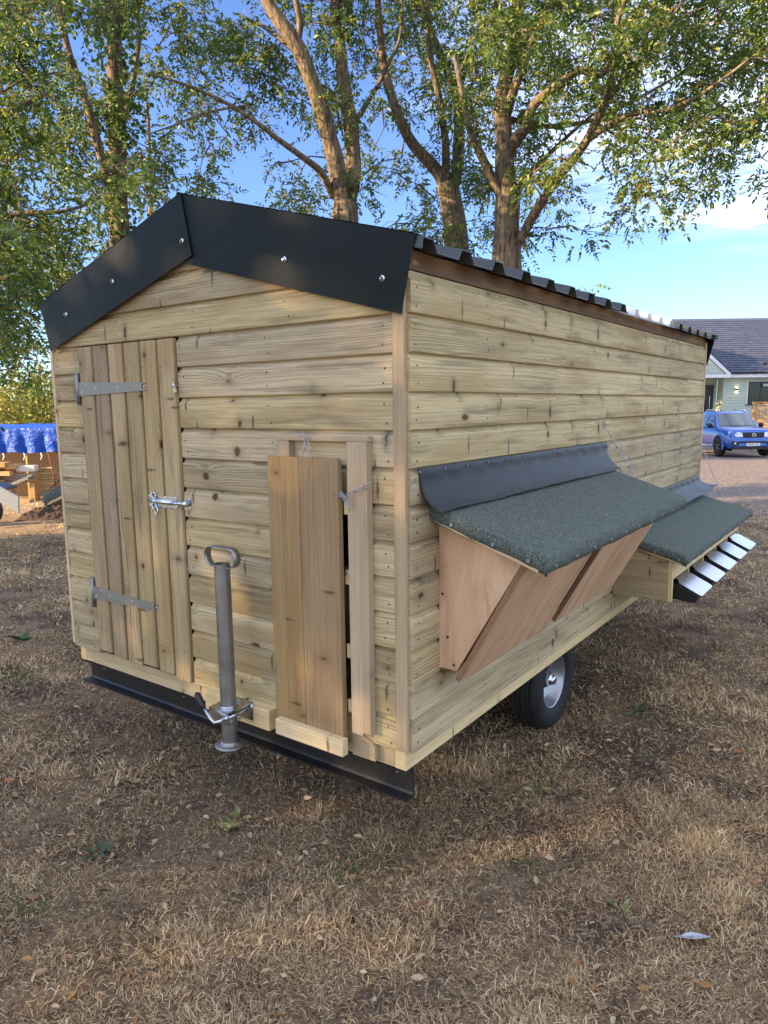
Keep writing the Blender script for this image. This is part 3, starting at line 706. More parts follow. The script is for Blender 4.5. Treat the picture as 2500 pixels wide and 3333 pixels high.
br.box((-0.808, -0.0595, -0.043), (-0.690, -0.0563, 0.034)); br.box((-0.800, -0.182, 0.030), (-0.692, -0.0605, 0.0335)); br.box((-0.800, -0.182, -0.018), (-0.692, -0.1785, 0.0297)); br.box((-0.800, -0.178, -0.0215), (-0.705, -0.100, -0.0185))
br.tube([(-0.705, -0.186, 0.008), (-0.705, -0.065, 0.008)], 0.007, 10); br.lathe([(0.012, 0), (0.012, 0.006), (0.006, 0.007), (0.0, 0.007)], 6, frame((-0.705, -0.0597, 0.012), XF, ZF, -YF), False)
br.lathe([(0.033, 0.0336), (0.037, 0.0336), (0.0345, 0.041)], 32, Matrix.Translation((jx, jy, 0)))
br.build('clamp_bracket', M_ZINC, jack)
hd = MB(); hd.tube([(-0.712, -0.183, 0.008), (-0.716, -0.205, 0.004), (-0.735, -0.212, -0.004), (-0.762, -0.208, 0.004), (-0.815, -0.198, 0.040)], 0.006, 10); hd.build('clamp_lever', M_ZINC, jack)
MB().tube([(-0.806, -0.200, 0.034), (-0.815, -0.198, 0.040), (-0.840, -0.193, 0.060), (-0.855, -0.190, 0.072), (-0.861, -0.189, 0.077)], [0.008, 0.0105, 0.0135, 0.012, 0.005], 14).build('lever_grip', M_BLACKP, jack)

# ------------------------------------------------------------------ felted lids, rubber flaps and boxes on the sides
def felt_lid(parent, s, y0, y1, zb, zf, x1, th=0.058, x0=0.0, ox=0.0):
    """felt-covered lid; s = +1 right side of the house, -1 left (mirrored about the middle)"""
    R_ = 0.016
    mb = MB(); X = lambda x: (x if s > 0 else -1.99 - x)
    seedz = random.random() * 50
    def zt(x): return zb + (zf - zb) * (x - x0) / (x1 - x0)
    vs = []; idx = {}
    # top skin with softened edges, then the skirt
    ed = [0.016, 0.011, 0.006, 0.002, 0.0]
    xs = [x0 + (x1 - 0.02 - x0) * t for t in np.linspace(0, 1, 11)] + [x1 - e for e in ed]
    ys = [y0 + e for e in ed[::-1]] + [y0 + 0.02 + (y1 - y0 - 0.04) * t for t in np.linspace(0, 1, 56)] + [y1 - e for e in ed]
    nx, ny = len(xs), len(ys)
    for i, x in enumerate(xs):
        for j, y in enumerate(ys):
            e = min(x1 - x, y - y0, y1 - y); q = max(0.0, (0.014 - e) / 0.014); drop = 0.012 * (1 - math.sqrt(max(0, 1 - q * q)))
            vs.append((X(x), y, zt(x) - drop + 0.0022 * mnoise.noise(Vector((x * 9, y * 9, seedz)))))
    fs = [(i*ny+j, (i+1)*ny+j, (i+1)*ny+j+1, i*ny+j+1) for i in range(nx-1) for j in range(ny-1)]
    # perimeter skirt: near end, front, far end
    per = [i*ny for i in range(nx)] + [(nx-1)*ny + j for j in range(1, ny)] + [i*ny + ny-1 for i in range(nx-2, -1, -1)]
    base = len(vs); rows = 5
    for q, vi in enumerate(per):
        x, y, z = vs[vi]; xx = x if s > 0 else -1.99 - x
        nx_ = 1.0 if vi // ny == nx-1 else 0.0; ny_ = (-1.0 if vi % ny == 0 else 1.0 if vi % ny == ny-1 else 0.0)
        for r in range(1, rows + 1):
            t = r / rows; out = 0.008 * min(1, t * 2) + 0.003 * mnoise.noise(Vector((xx * 14, y * 14, seedz + 3)))
            wob = 0.004 * mnoise.noise(Vector((xx * 11, y * 11, seedz + 9)))
            xo = xx + nx_ * (out - 0.020 * t * t); yo = y + ny_ * (out - 0.016 * t * t)
            vs.append((X(xo), yo, zt(xx) - 0.012 - (th - 0.012 + wob) * t))
    m = len(per)
    for q in range(m - 1):
        col = [per[q]] + [base + q*rows + r for r in range(rows)]; col2 = [per[q+1]] + [base + (q+1)*rows + r for r in range(rows)]
        for r in range(rows): fs.append((col[r], col2[r], col2[r+1], col[r+1]))
    mb.add(vs, fs, True); lid = mb.build('lid', M_FELT, parent)
    bd = MB(); bd.prism([(X(x0 + .004), zb - 0.020), (X(x1 - .030), zf - 0.012), (X(x1 - .030), zf - th + 0.008), (X(x0 + .004), zb - th + 0.005)], y0 + .002, y1 - .012, 'y'); bd.build('lid_board', W_PALE, lid)
    for k in range(int((y1 - y0) / 0.17)):
        y = y0 + 0.06 + k * 0.17; c = Vector((X(x1 + 0.0015), y, zf - 0.034)); MB().tube([c, c + Vector((s * .004, 0, .0005))], 0.0052, 9, True, False).build('clout_nail', M_FELTNAIL, lid)
    for x in (x0 + 0.09, x0 + 0.24, x0 + 0.36):
        c = Vector((X(x), y0 - 0.007, zt(x) - 0.033)); MB().tube([c, c + Vector((0, -.004, 0))], 0.0058, 9, True, False).build('clout_nail', M_FELTNAIL, lid)
    return lid
def flap(parent, y0, y1, curve, curl_near=0.0, curl_far=0.0, seed=0):
    ny = 90; n = len(curve); vs = []; uv = []
    for j in range(ny):
        t = j / (ny - 1); y = y0 + (y1 - y0) * t; L = 0
        for i, (x, z) in enumerate(curve):
            if i: L += math.hypot(x - curve[i-1][0], z - curve[i-1][1])
            k = i / (n - 1)
            sag = 0.010 * mnoise.noise(Vector((y * 2.2, k * 1.5, seed))) * k + 0.004 * mnoise.noise(Vector((y * 8, k * 2, seed + 5))) * k
            pin = 0.0075 * abs(math.sin((y - y0) * math.pi / 0.155)) * max(0, 1 - abs(k - .12) * 5) + 0.0035 * mnoise.noise(Vector((y * 17, k * 5, seed + 2))) * min(1, k * 3)
            cn = curl_near * k ** 2 * max(0, 1 - t * 6) ** 2; cf = curl_far * k ** 2 * max(0, 1 - (1 - t) * 5) ** 2
            vs.append((x + sag * 0.6 + pin + cn * .5 + cf * .8, y + (0.03 * k * (1 if t > .5 else .6)) * (abs(t - .5) * 2) ** 8, z + sag + cn + cf)); uv.append((y, L))
    fs = [(j*n+i, (j+1)*n+i, (j+1)*n+i+1, j*n+i+1) for j in range(ny-1) for i in range(n-1)]
    me = bpy.data.meshes.new('weather_flap'); me.from_pydata(vs, [], fs); me.polygons.foreach_set('use_smooth', [True] * len(fs))
    ul = me.uv_layers.new(name='UVMap')
    for lp_ in me.loops: ul.data[lp_.index].uv = uv[lp_.vertex_index]
    me.update(); o = link('weather_flap', me, M_RUBBER, parent)
    md = o.modifiers.new('thickness', 'SOLIDIFY'); md.thickness = 0.003; md.offset = 0
    for k in range(int((y1 - y0) / 0.155) + 1):
        y = y0 + 0.155 * k; c = Vector((0.0175, y + .004, curve[0][1] - 0.010)); MB().tube([c, c + Vector((.0045, 0, 0))], 0.0042, 8, True, False).build('flap_nail', M_FELTNAIL, o)
    return o

hopper = empty('dust_bath_hopper', (0.1, 0.95, 0.256)); hopper.parent = hut; hopper.matrix_parent_inverse = WM[hut.name].inverted()
def end_panel(y, parent, poly, name='end_panel'):
    # local x along the sheet's long side so that the figure runs up it
    c = Vector((0.1, y, 0.45)); M = frame(c, ZF, -XF, -YF)
    mb = MB(); pts = [(z - c.z, -(x - c.x)) for x, z in poly]; mb.prism(pts, -0.009, 0.009, 'z'); return mb.build(name, M_PLY, parent, M)
HP = [(0.0165, 0.256), (0.086, 0.256), (0.318, 0.655), (0.318, 0.668), (0.0165, 0.768)]
end_panel(0.172, hopper, HP); end_panel(0.99, hopper, HP, 'middle_panel'); end_panel(1.722, hopper, HP)
sv = Vector((0.240, 0, 0.430)).normalized(); nv = YF.cross(sv)
def front_panel(y0, y1):
    a = Vector((0.094, 0, 0.226)); L = 0.497; c = a + sv * (L / 2) + Vector((0, (y0 + y1) / 2, 0))
    M = frame(c, sv, -YF, sv.cross(-YF)); h = (y1 - y0) / 2
    o = MB().box((-L/2, -h + 0.0025, -0.009), (L/2, h - 0.0025, 0.009)).build('front_panel', M_PLY, hopper, M)
    MB().box((-L/2 + .0005, h - 0.0024, -0.0088), (L/2 - .0005, h, 0.0088)).build('panel_edge', M_PLYEDGE, o, M)
    MB().box((-L/2 + .0005, -h, -0.0088), (L/2 - .0005, -h + 0.0024, 0.0088)).build('panel_edge', M_PLYEDGE, o, M)
    MB().box((-L/2 - .002, -h + .003, -0.0088), (-L/2 - .0002, h - .003, 0.0088)).build('panel_edge', M_PLYEDGE, o, M)
    return o
front_panel(0.152, 0.875); front_panel(0.978, 1.742)
for x, z in ((0.03, 0.52), (0.05, 0.37), (0.075, 0.275)): MB().cyl((x, 0.1628, z), (x, 0.1612, z), 0.005, 10).build('panel_screw', M_NAIL, hopper)
mb = MB(); mb.prism([(0.02, 0.262), (0.075, 0.262), (0.29, 0.64), (0.29, 0.655), (0.02, 0.735)], 0.19, 1.71, 'y'); mb.build('painted_cavity_shade', M_DARK, hopper)  # dark block paints the shade of the cavity between the panels
lid1 = felt_lid(hopper, 1, 0.106, 1.792, 0.836, 0.701, 0.430, x0=0.012)
CURV1 = [(0.018, 0.957), (0.0185, 0.940), (0.021, 0.920), (0.026, 0.900), (0.034, 0.880), (0.046, 0.861), (0.060, 0.846), (0.076, 0.834), (0.094, 0.824)]
flap(hopper, 0.036, 1.815, CURV1, curl_near=-0.012, seed=2)
chain([(0.020, 1.766, 1.053), (0.09, 1.80, 0.915), (0.165, 1.83, 0.792)], 'lid_chain', hopper, pitch=0.028)
MB().tube([(0.016, 1.766, 1.058), (0.030, 1.764, 1.062), (0.036, 1.766, 1.054), (0.028, 1.768, 1.046)], 0.0028, 8).build('chain_hook', M_ZINC, hopper)

nest = empty('nest_box', (0.16, 2.9, 0.1)); nest.parent = hut; nest.matrix_parent_inverse = WM[hut.name].inverted()
for y, ya in ((2.000, 2.018), (3.838, 3.856)):
    for z0, z1 in ((0.108, 0.222), (0.2225, 0.318)): plank('end_board', (0.0165, y, z0), (0.309, ya, z1), W_BOARD, nest, 'x')
    MB().prism([(0.0165, 0.3185), (0.309, 0.3185), (0.309, 0.328), (0.0165, 0.405)], y, ya, 'y').build('end_board', W_BOARD, nest)
plank('corner_post', (0.3095, 1.999, 0.105), (0.332, 2.024, 0.330), W_PALE, nest)
plank('front_rail', (0.3095, 2.0245, 0.222), (0.330, 3.838, 0.330), W_PALE, nest)
for y in (2.387, 2.749, 3.114, 3.476): plank('divider', (0.10, y - .009, 0.112), (0.328, y + .009, 0.2215), W_PALE, nest, 'z')
plank('corner_post', (0.3095, 3.8385, 0.105), (0.332, 3.862, 0.330), W_PALE, nest)
plank('floor_board', (0.0165, 2.0185, 0.100), (0.300, 3.8375, 0.111), W_PALE, nest, 'y')
MB().box((0.04, 2.019, 0.112), (0.05, 3.837, 0.32)).build('painted_back_shade', M_DARK, nest)  # dark sheet paints the shade inside the nest box
felt_lid(nest, 1, 1.955, 3.905, 0.470, 0.372, 0.412, x0=0.012)
CURV2 = [(0.018, 0.602), (0.019, 0.585), (0.023, 0.567), (0.031, 0.549), (0.043, 0.533), (0.058, 0.518), (0.076, 0.505), (0.095, 0.494), (0.115, 0.486)]
flap(nest, 2.00, 3.96, CURV2, curl_near=0.0, curl_far=0.05, seed=9)
chain([(0.020, 4.02, 0.815), (0.09, 4.0, 0.655), (0.20, 3.93, 0.455)], 'lid_chain', nest, pitch=0.028)
# mirrored boxes on the far side, of which only a lid shows
lhop = empty('far_side_hopper', (-2.1, 0.95, 0.256)); lhop.parent = hut; lhop.matrix_parent_inverse = WM[hut.name].inverted()
felt_lid(lhop, -1, 0.150, 1.79, 0.870, 0.715, 0.500, x0=0.012, th=0.075)
mb = MB(); mb.prism([(-2.007, 0.256), (-2.078, 0.256), (-2.32, 0.655), (-2.32, 0.668), (-2.007, 0.768)], 0.165, 1.73, 'y'); mb.build('hopper_body', M_PLY, lhop)
chain([(-2.02, 0.155, 0.975), (-2.20, 0.145, 0.855), (-2.40, 0.138, 0.742)], 'lid_chain', lhop, pitch=0.028, mat=M_BLACKST)

# feeder trays pulled out under the second lid
names = ['nearest the camera', 'second from the camera', 'in the middle of the row', 'second from the far end', 'at the far end of the row']
for k in range(5):
    y0 = 2.078 + 0.364 * k; y1 = y0 + 0.272
    t = empty('feeder_tray', (0.40, (y0+y1)/2, 0.09), 'black feeder tray with grey metal lid, ' + names[k], 'tray', 'feeder trays under the second lid')
    mb = MB(); poly = [(0.20, 0.188), (0.340, 0.188), (0.448, 0.136), (0.432, 0.092), (0.20, 0.1125)]
    mb.prism(poly, y0 + .006, y1 - .006, 'y'); mb.build('tray_body', M_BLACKP, t, bevel=0.004)
    a = Vector((0.342, 0, 0.1985)); b_ = Vector((0.466, 0, 0.1375)); dv = (b_ - a).normalized(); L = (b_ - a).length; nrm = dv.cross(YF); nrm = nrm if nrm.z > 0 else -nrm
    M = frame((a.x, (y0+y1)/2, a.z), dv, YF, dv.cross(YF)); h = (y1 - y0) / 2
    mb = MB(); out = [(-0.022, -h + .040), (0.0, -h + .036), (0.0, -h + .012), (0.010, -h), (L - .014, -h), (L, -h + .014), (L, h - .014), (L - .014, h), (0.010, h), (0.0, h - .012), (0.0, h - .036), (-0.022, h - .040)]
    mb.prism(out, -0.001, 0.001, 'z', M); mb.build('tray_lid', M_LID, t)

# a few leaves that have dropped on the lids
def leaf_shape(L, W, bend=0.15):
    prof = [(0, 0.02), (0.15, 0.55), (0.38, 1.0), (0.65, 0.82), (0.88, 0.35), (1.0, 0.0)]
    vs = []; 
    for t, w in prof: vs += [(t*L, -w*W/2, 0.18*W*w + bend*L*t*t), (t*L, 0, bend*L*t*t), (t*L, w*W/2, 0.18*W*w + bend*L*t*t)]
    fs = []
    for i in range(len(prof)-1): a = 3*i; fs += [(a, a+1, a+4, a+3), (a+1, a+2, a+5, a+4)]
    return vs, fs

# ------------------------------------------------------------------ trees
def make_leaf(name, a, b, c, trans=0.32):
    t = NT(name); at_ = t.new('ShaderNodeAttribute', attribute_name='rnd'); f = at_.outputs['Fac']
    n = t.noise(t.pos(), 0.9, 2)
    col = t.ramp(f, [(0.0, a), (0.55, b), (0.93, c), (1.0, (0.30, 0.17, 0.03))])
    col = t.mix(t.math('MULTIPLY', t.smooth(n, 0.40, 0.70), 0.35), col, a)
    t.set(Base_Color=col, Roughness=0.45, Specular_IOR_Level=0.35)
    tr = t.new('ShaderNodeBsdfTranslucent'); hs = t.new('ShaderNodeHueSaturation'); hs.inputs['Value'].default_value = 1.5; hs.inputs['Saturation'].default_value = 1.1; hs.inputs['Hue'].default_value = 0.485
    t.l.new(col, hs.inputs['Color']); t.l.new(hs.outputs[0], tr.inputs['Color'])
    mx = t.new('ShaderNodeMixShader'); mx.inputs[0].default_value = trans
    t.l.new(t.b.outputs[0], mx.inputs[1]); t.l.new(tr.outputs[0], mx.inputs[2]); t.l.new(mx.outputs[0], t.out.inputs[0])
    return t.m
M_LEAF = make_leaf('ash_leaf', (0.032, 0.078, 0.020), (0.108, 0.172, 0.040), (0.33, 0.345, 0.080))
M_LEAF2 = make_leaf('yellow_shrub_leaf', (0.09, 0.13, 0.03), (0.20, 0.22, 0.05), (0.32, 0.29, 0.08))
def make_bark(name='ash_bark', c0=(0.075, 0.057, 0.040), c1=(0.26, 0.205, 0.140), moss=0.35):
    t = NT(name); P = t.pos(); n1 = t.noise(t.mapping(P, (9, 9, 1.6)), 2.2, 5, 0.65, 0.6); n2 = t.noise(P, 2.0, 3); n3 = t.noise(P, 30, 3)
    c = t.mix(t.smooth(n1, 0.35, 0.65), c0, c1); c = t.mix(t.math('MULTIPLY', t.smooth(n2, 0.52, 0.7), moss), c, (0.15, 0.15, 0.055))
    c = t.mix(t.math('MULTIPLY', t.smooth(n3, 0.55, 0.7), 0.35), c, (0.24, 0.21, 0.165))
    t.bump(n1, 1.0, 0.06); return t.set(Base_Color=c, Roughness=0.9, Specular_IOR_Level=0.15)
M_BARK = make_bark()

LEAF_P = np.array([(0, 0, 0), (0.35, -0.5, 0.10), (0.70, -0.40, 0.06), (1, 0, -0.06), (0.70, 0.40, 0.06), (0.35, 0.5, 0.10)], np.float32)
LEAF_F = [(0, 1, 2, 3), (0, 3, 4, 5)]
def leaves_mesh(name, pos, dirs, L, W, rnd, roll=None):
    """pos, dirs: (n,3); L, W: (n,) - one folded leaf each"""
    n = len(pos); d = dirs / np.linalg.norm(dirs, axis=1, keepdims=True)
    a = rng.normal(size=(n, 3)); 
    if roll is not None: a = a * 0.55 + roll
    side = np.cross(d, a); side /= np.linalg.norm(side, axis=1, keepdims=True) + 1e-9; up = np.cross(side, d)
    V = pos[:, None, :] + d[:, None, :] * (LEAF_P[None, :, 0:1] * L[:, None, None]) + side[:, None, :] * (LEAF_P[None, :, 1:2] * W[:, None, None]) + up[:, None, :] * (LEAF_P[None, :, 2:3] * L[:, None, None])
    V = V.reshape(-1, 3); base = (np.arange(n) * 6)[:, None]
    loops = np.concatenate([base + np.array(LEAF_F[0])[None], base + np.array(LEAF_F[1])[None]], 1).ravel()
    starts = np.arange(2 * n) * 4; totals = np.full(2 * n, 4)
    return npmesh(name, V, loops, starts, totals, np.repeat(rnd, 6))
def spray_leaves(centers, outs, per, spread, rach=0.24, leaf=0.085):
    """compound leaves scattered round clump centres: returns arrays for leaves_mesh"""
    n = len(centers) * per
    c = np.repeat(centers, per, 0); o = np.repeat(outs, per, 0); sp = np.repeat(spread, per)
    off = rng.normal(size=(n, 3)); off /= np.linalg.norm(off, axis=1, keepdims=True); off *= (rng.random(n) ** 0.5 * sp)[:, None]; off[:, 2] *= 0.85
    p0 = c + off
    rd = off / (np.linalg.norm(off, axis=1, keepdims=True) + 1e-6) * 0.7 + o * 0.3 + rng.normal(size=(n, 3)) * 0.55; rd[:, 2] -= 0.35
    rd /= np.linalg.norm(rd, axis=1, keepdims=True)
    sd = np.cross(rd, np.tile([0, 0, 1.0], (n, 1)) + rng.normal(size=(n, 3)) * 0.4); sd /= np.linalg.norm(sd, axis=1, keepdims=True) + 1e-9
    rl = rach * (0.6 + 0.7 * rng.random(n)); tone = rng.random(n)
    P = []; D = []; LL = []; T = []
    for q in range(9):
        t = min(1.0, 0.25 + (q // 2) * 0.21); s = 0 if q == 8 else (1 if q % 2 else -1)
        pos = p0 + rd * (rl * t)[:, None]; pos[:, 2] -= 0.25 * rl * t * t
        dd = rd * (0.55 if s else 1.0) + sd * (0.85 * s) + rng.normal(size=(n, 3)) * 0.22; dd[:, 2] -= 0.30
        P.append(pos); D.append(dd); LL.append(leaf * (0.65 + 0.6 * rng.random(n))); T.append(np.clip(0.75 * np.repeat(rng.random(len(centers)), per) * 0.5 + 0.5 * tone + rng.normal(size=n) * 0.12, 0, 0.97))
    P = np.concatenate(P); D = np.concatenate(D); LL = np.concatenate(LL); T = np.concatenate(T)
    au = rng.random(len(T)) < 0.006; T[au] = 1.0
    return P, D, LL, LL * 0.42, T

class Tree:
    def __init__(s, base, name='ash_tree'):
        s.base = Vector(base); s.limbs = []; s.nodes = []; s.cl = []; s.name = name; s.mb = MB()
    def limb(s, pts, r0, r1, n=10, sub=5, wig=0.03):
        """smooth limb through the points, tapering r0 -> r1"""
        pts = [Vector(p) for p in pts]; P = []
        for i in range(len(pts) - 1):
            a, b, c, d = pts[max(i-1, 0)], pts[i], pts[i+1], pts[min(i+2, len(pts)-1)]
            for k in range(sub):
                t = k / sub
                P.append(0.5 * ((2*b) + (c-a)*t + (2*a-5*b+4*c-d)*t*t + (3*b-a-3*c+d)*t**3))
        P.append(pts[-1]); m = len(P)
        P = [p + Vector((mnoise.noise(p*1.7), mnoise.noise(p*1.7+Vector((9, 0, 0))), 0)) * wig for p in P]
        R = [r0 + (r1 - r0) * (i / (m-1)) ** 0.9 for i in range(m)]
        R = [r * (1 + 0.10 * mnoise.noise(p * 3.1)) for r, p in zip(R, P)]
        s.mb.tube(P, R, n, True, True); s.nodes += [(p, r) for p, r in zip(P, R)]
    def clump(s, c, spread=0.36): s.cl.append((Vector(c), spread))
    def grow(s, label, group, leaf_mat, per=17, rach=0.22, leaf=0.074, twig=True, extra=None):
        t = empty(s.name, s.base, label, 'tree', group)
        N = np.array([list(p) for p, r in s.nodes]); Rr = np.array([r for p, r in s.nodes])
        tw = MB(); C_ = []; O_ = []; S_ = []
        # short twigs carry the clumps; clumps grow outward from the nearest already-grown wood
        order = sorted(s.cl, key=lambda q: np.min(np.linalg.norm(N - np.array(q[0]), axis=1)))
        nodes = [list(p) for p in N]
        for c, sp in order:
            A = np.array(nodes); ca = np.array(c); dd = np.linalg.norm(A - ca, axis=1) + np.maximum(0, A[:, 2] - ca[2]) * 0.8
            i = int(np.argmin(dd)); a = Vector(A[i]); L = (c - a).length
            m1 = a.lerp(c, 0.5) + Vector((random.uniform(-.12, .12), random.uniform(-.12, .12), 0.10)) * L
            pts = [a, a.lerp(m1, 0.55) , m1, m1.lerp(c, 0.6), c]
            if twig:
                r0 = min(0.028, 0.008 + 0.010 * L); tw.tube(pts, [r0, r0*.85, r0*.65, r0*.5, r0*.35], 5, False, True)
                for q in range(3):
                    e = c + Vector((random.gauss(0, 1), random.gauss(0, 1), random.gauss(-.1, .7))) * sp * 0.7
                    tw.tube([m1.lerp(c, 0.6), c.lerp(e, 0.5) + Vector((0, 0, .03)), e], [0.006, 0.0045, 0.003], 4, False, True)
            nodes += [list(m1), list(c)]
            o = (c - a); o = o.normalized() if L > 1e-3 else Vector((0, 0, 1)); C_.append(list(c)); O_.append(list(o)); S_.append(sp)
        s.mb.build('trunk', M_BARK, t, recalc=False)
        if twig and tw.v: tw.build('branches', M_BARK, t, recalc=False)['kind'] = 'stuff'
        if C_:
            P, D, L, W, T = spray_leaves(np.array(C_), np.array(O_), per, np.array(S_), rach, leaf)
            if extra is not None:
                P2, D2, L2, W2, T2 = extra; P = np.concatenate([P, P2]); D = np.concatenate([D, D2]); L = np.concatenate([L, L2]); W = np.concatenate([W, W2]); T = np.concatenate([T, T2])
            me = leaves_mesh('crown', P, D, L, W, T); link('crown', me, leaf_mat, t)
        return t
def gnd(p): return Vector((p.x, p.y, terrain(p.x, p.y) - 0.1))

DA, DB, DC, DD = 12.0, 13.2, 11.6, 12.6
A = Tree(gnd(at(1125, 760, DA)))
b = A.base
A.limb([b, at(1128, 1000, DA), at(1126, 760, DA), at(1122, 660, DA)], 0.27, 0.190, 14, wig=0.01)
A.limb([at(1121, 690, DA), at(1104, 590, DA-.05), at(1082, 490, DA-.15), at(1052, 375, DA-.3), at(1003, 232, DA-.45), at(960, 140, DA-.5), at(905, 60, DA-.5), at(868, -10, DA-.5), at(830, -140, DA-.5)], 0.150, 0.085, 12)
A.limb([at(1126, 690, DA+.05), at(1146, 560, DA+.2), at(1146, 430, DA+.3), at(1122, 300, DA+.4), at(1108, 180, DA+.5), at(1092, 0, DA+.6), at(1080, -220, DA+.6)], 0.150, 0.075, 12)
A.limb([at(1010, 235, DA-.45), at(965, 175, DA-.2), at(905, 120, DA), at(850, 85, DA+.2), at(800, 60, DA+.3)], 0.05, 0.02, 8)
A.limb([at(962, 145, DA-.5), at(975, 70, DA-.6), at(950, -40, DA-.7)], 0.06, 0.04, 8)
A.limb([at(1085, 640, DA), at(1045, 560, DA-.3), at(980, 510, DA-.6), at(905, 455, DA-.8), at(850, 410, DA-1.0), at(760, 348, DA-1.1), at(640, 290, DA-1.2), at(482, 240, DA-1.3)], 0.062, 0.016, 8)
A.limb([at(760, 348, DA-1.1), at(660, 370, DA-1.4), at(560, 410, DA-1.6), at(480, 440, DA-1.7)], 0.022, 0.010, 6)
A.limb([at(1110, 420, DA+.3), at(1080, 300, DA+.9), at(1010, 260, DA+1.3), at(930, 200, DA+1.6)], 0.03, 0.012, 6)
A.limb([at(1140, 420, DA+.3), at(1200, 330, DA+.2), at(1250, 240, DA-.1), at(1300, 130, DA-.2), at(1310, 20, DA-.3)], 0.045, 0.018, 7)
B = Tree(gnd(at(1490, 800, DB)))
B.limb([B.base, at(1496, 1000, DB), at(1486, 800, DB), at(1470, 665, DB), at(1450, 600, DB)], 0.26, 0.185, 14, wig=0.01)
B.limb([at(1455, 625, DB), at(1425, 560, DB-.1), at(1345, 470, DB-.3), at(1295, 380, DB-.5), at(1260, 260, DB-.6), at(1240, 120, DB-.7), at(1225, -60, DB-.8)], 0.125, 0.05, 10)
B.limb([at(1462, 640, DB), at(1486, 560, DB+.1), at(1492, 430, DB+.2), at(1480, 300, DB+.3), at(1440, 190, DB+.4), at(1385, 60, DB+.5), at(1360, -80, DB+.5)], 0.125, 0.05, 10)
B.limb([at(1452, 600, DB), at(1452, 480, DB-.4), at(1432, 330, DB-.8), at(1400, 180, DB-1.0), at(1390, 0, DB-1.2)], 0.085, 0.035, 8)
Cx = Tree(gnd(at(1650, 860, DC)))
Cx.limb([Cx.base, at(1660, 1050, DC), at(1650, 862, DC), at(1650, 750, DC), at(1652, 640, DC)], 0.27, 0.185, 14, wig=0.01)
Cx.limb([at(1652, 660, DC), at(1644, 560, DC+.05), at(1640, 470, DC+.1), at(1638, 380, DC+.1), at(1640, 270, DC+.2), at(1672, 150, DC+.2), at(1690, 0, DC+.3), at(1700, -200, DC+.3)], 0.165, 0.085, 12)
Cx.limb([at(1640, 670, DC), at(1606, 590, DC-.1), at(1553, 482, DC-.3), at(1528, 420, DC-.4), at(1500, 300, DC-.5), at(1480, 180, DC-.5)], 0.085, 0.03, 9)
Cx.limb([at(1648, 560, DC), at(1662, 480, DC-.1), at(1712, 412, DC-.3), at(1742, 338, DC-.4), at(1823, 272, DC-.5), at(1890, 228, DC-.5), at(1958, 242, DC-.4), at(2000, 190, DC-.3), at(2100, 110, DC-.3), at(2200, 20, DC-.3)], 0.100, 0.028, 10)
Cx.limb([at(1642, 400, DC+.1), at(1695, 228, DC), at(1732, 138, DC-.1), at(1778, 45, DC-.2), at(1800, -60, DC-.2)], 0.075, 0.03, 8)
Cx.limb([at(1668, 830, DC), at(1742, 692, DC-.3), at(1810, 588, DC-.5), at(1906, 466, DC-.8), at(1951, 368, DC-.9), at(1988, 278, DC-1.0), at(2010, 150, DC-1.1), at(2004, 75, DC-1.2), at(2042, -20, DC-1.2)], 0.080, 0.032, 10)
Cx.limb([at(1912, 455, DC-.8), at(2041, 376, DC-1.1), at(2154, 361, DC-1.3), at(2252, 323, DC-1.5), at(2350, 256, DC-1.6), at(2440, 190, DC-1.7)], 0.042, 0.014, 8)
Cx.limb([at(1965, 345, DC-.9), at(2079, 196, DC-1.0), at(2154, 98, DC-1.0), at(2222, 5, DC-1.0)], 0.040, 0.02, 8)
Cx.limb([at(1672, 650, DC+.05), at(1685, 622, DC+.2), at(1732, 556, DC+.4), at(1780, 510, DC+.6), at(1850, 440, DC+.8), at(1930, 370, DC+1.0)], 0.070, 0.02, 8)
Cx.limb([at(1660, 390, DC+.2), at(1720, 400, DC+.6), at(1800, 410, DC+1.0), at(1930, 390, DC+1.4), at(2060, 330, DC+1.7), at(2200, 250, DC+1.9), at(2350, 130, DC+2.0), at(2460, 60, DC+2.0)], 0.05, 0.014, 8)
Cx.limb([at(1930, 390, DC+1.4), at(2010, 440, DC+1.3), at(2064, 452, DC+1.2), at(2117, 505, DC+1.1), at(2177, 520, DC+1.0), at(2200, 440, DC+.9), at(2215, 380, DC+.9)], 0.026, 0.008, 6)
Cx.limb([at(2177, 520, DC+1.0), at(2262, 505, DC+.9), at(2335, 560, DC+.8)], 0.010, 0.004, 5)
Cx.limb([at(2200, 440, DC+.9), at(2290, 470, DC+.8), at(2380, 520, DC+.7), at(2455, 512, DC+.6)], 0.010, 0.003, 5)
Cx.limb([at(2380, 520, DC+.7), at(2375, 580, DC+.7)], 0.006, 0.003, 5)
D_ = Tree(gnd(at(392, 800, DD)))
D_.limb([D_.base, at(396, 1000, DD), at(390, 800, DD), at(386, 600, DD), at(380, 400, DD), at(372, 200, DD), at(364, 0, DD), at(360, -200, DD)], 0.20, 0.085, 12, wig=0.04)
D_.limb([at(386, 640, DD), at(352, 570, DD-.2), at(322, 490, DD-.3), at(282, 335, DD-.4), at(235, 200, DD-.5), at(200, 60, DD-.6), at(180, -100, DD-.6)], 0.085, 0.035, 9)
D_.limb([at(388, 560, DD), at(398, 420, DD+.3), at(430, 300, DD+.6), at(450, 100, DD+.9), at(455, -80, DD+1)], 0.06, 0.03, 8)
D_.limb([at(490, 760, DD+3), at(492, 600, DD+3), at(485, 440, DD+3), at(470, 250, DD+3.1)], 0.06, 0.03, 8)
E_ = Tree(gnd(at(-260, 800, 11.0)))
E_.limb([E_.base, at(-260, 900, 11), at(-240, 500, 11), at(-200, 100, 11), at(-190, -300, 11)], 0.26, 0.12, 12)
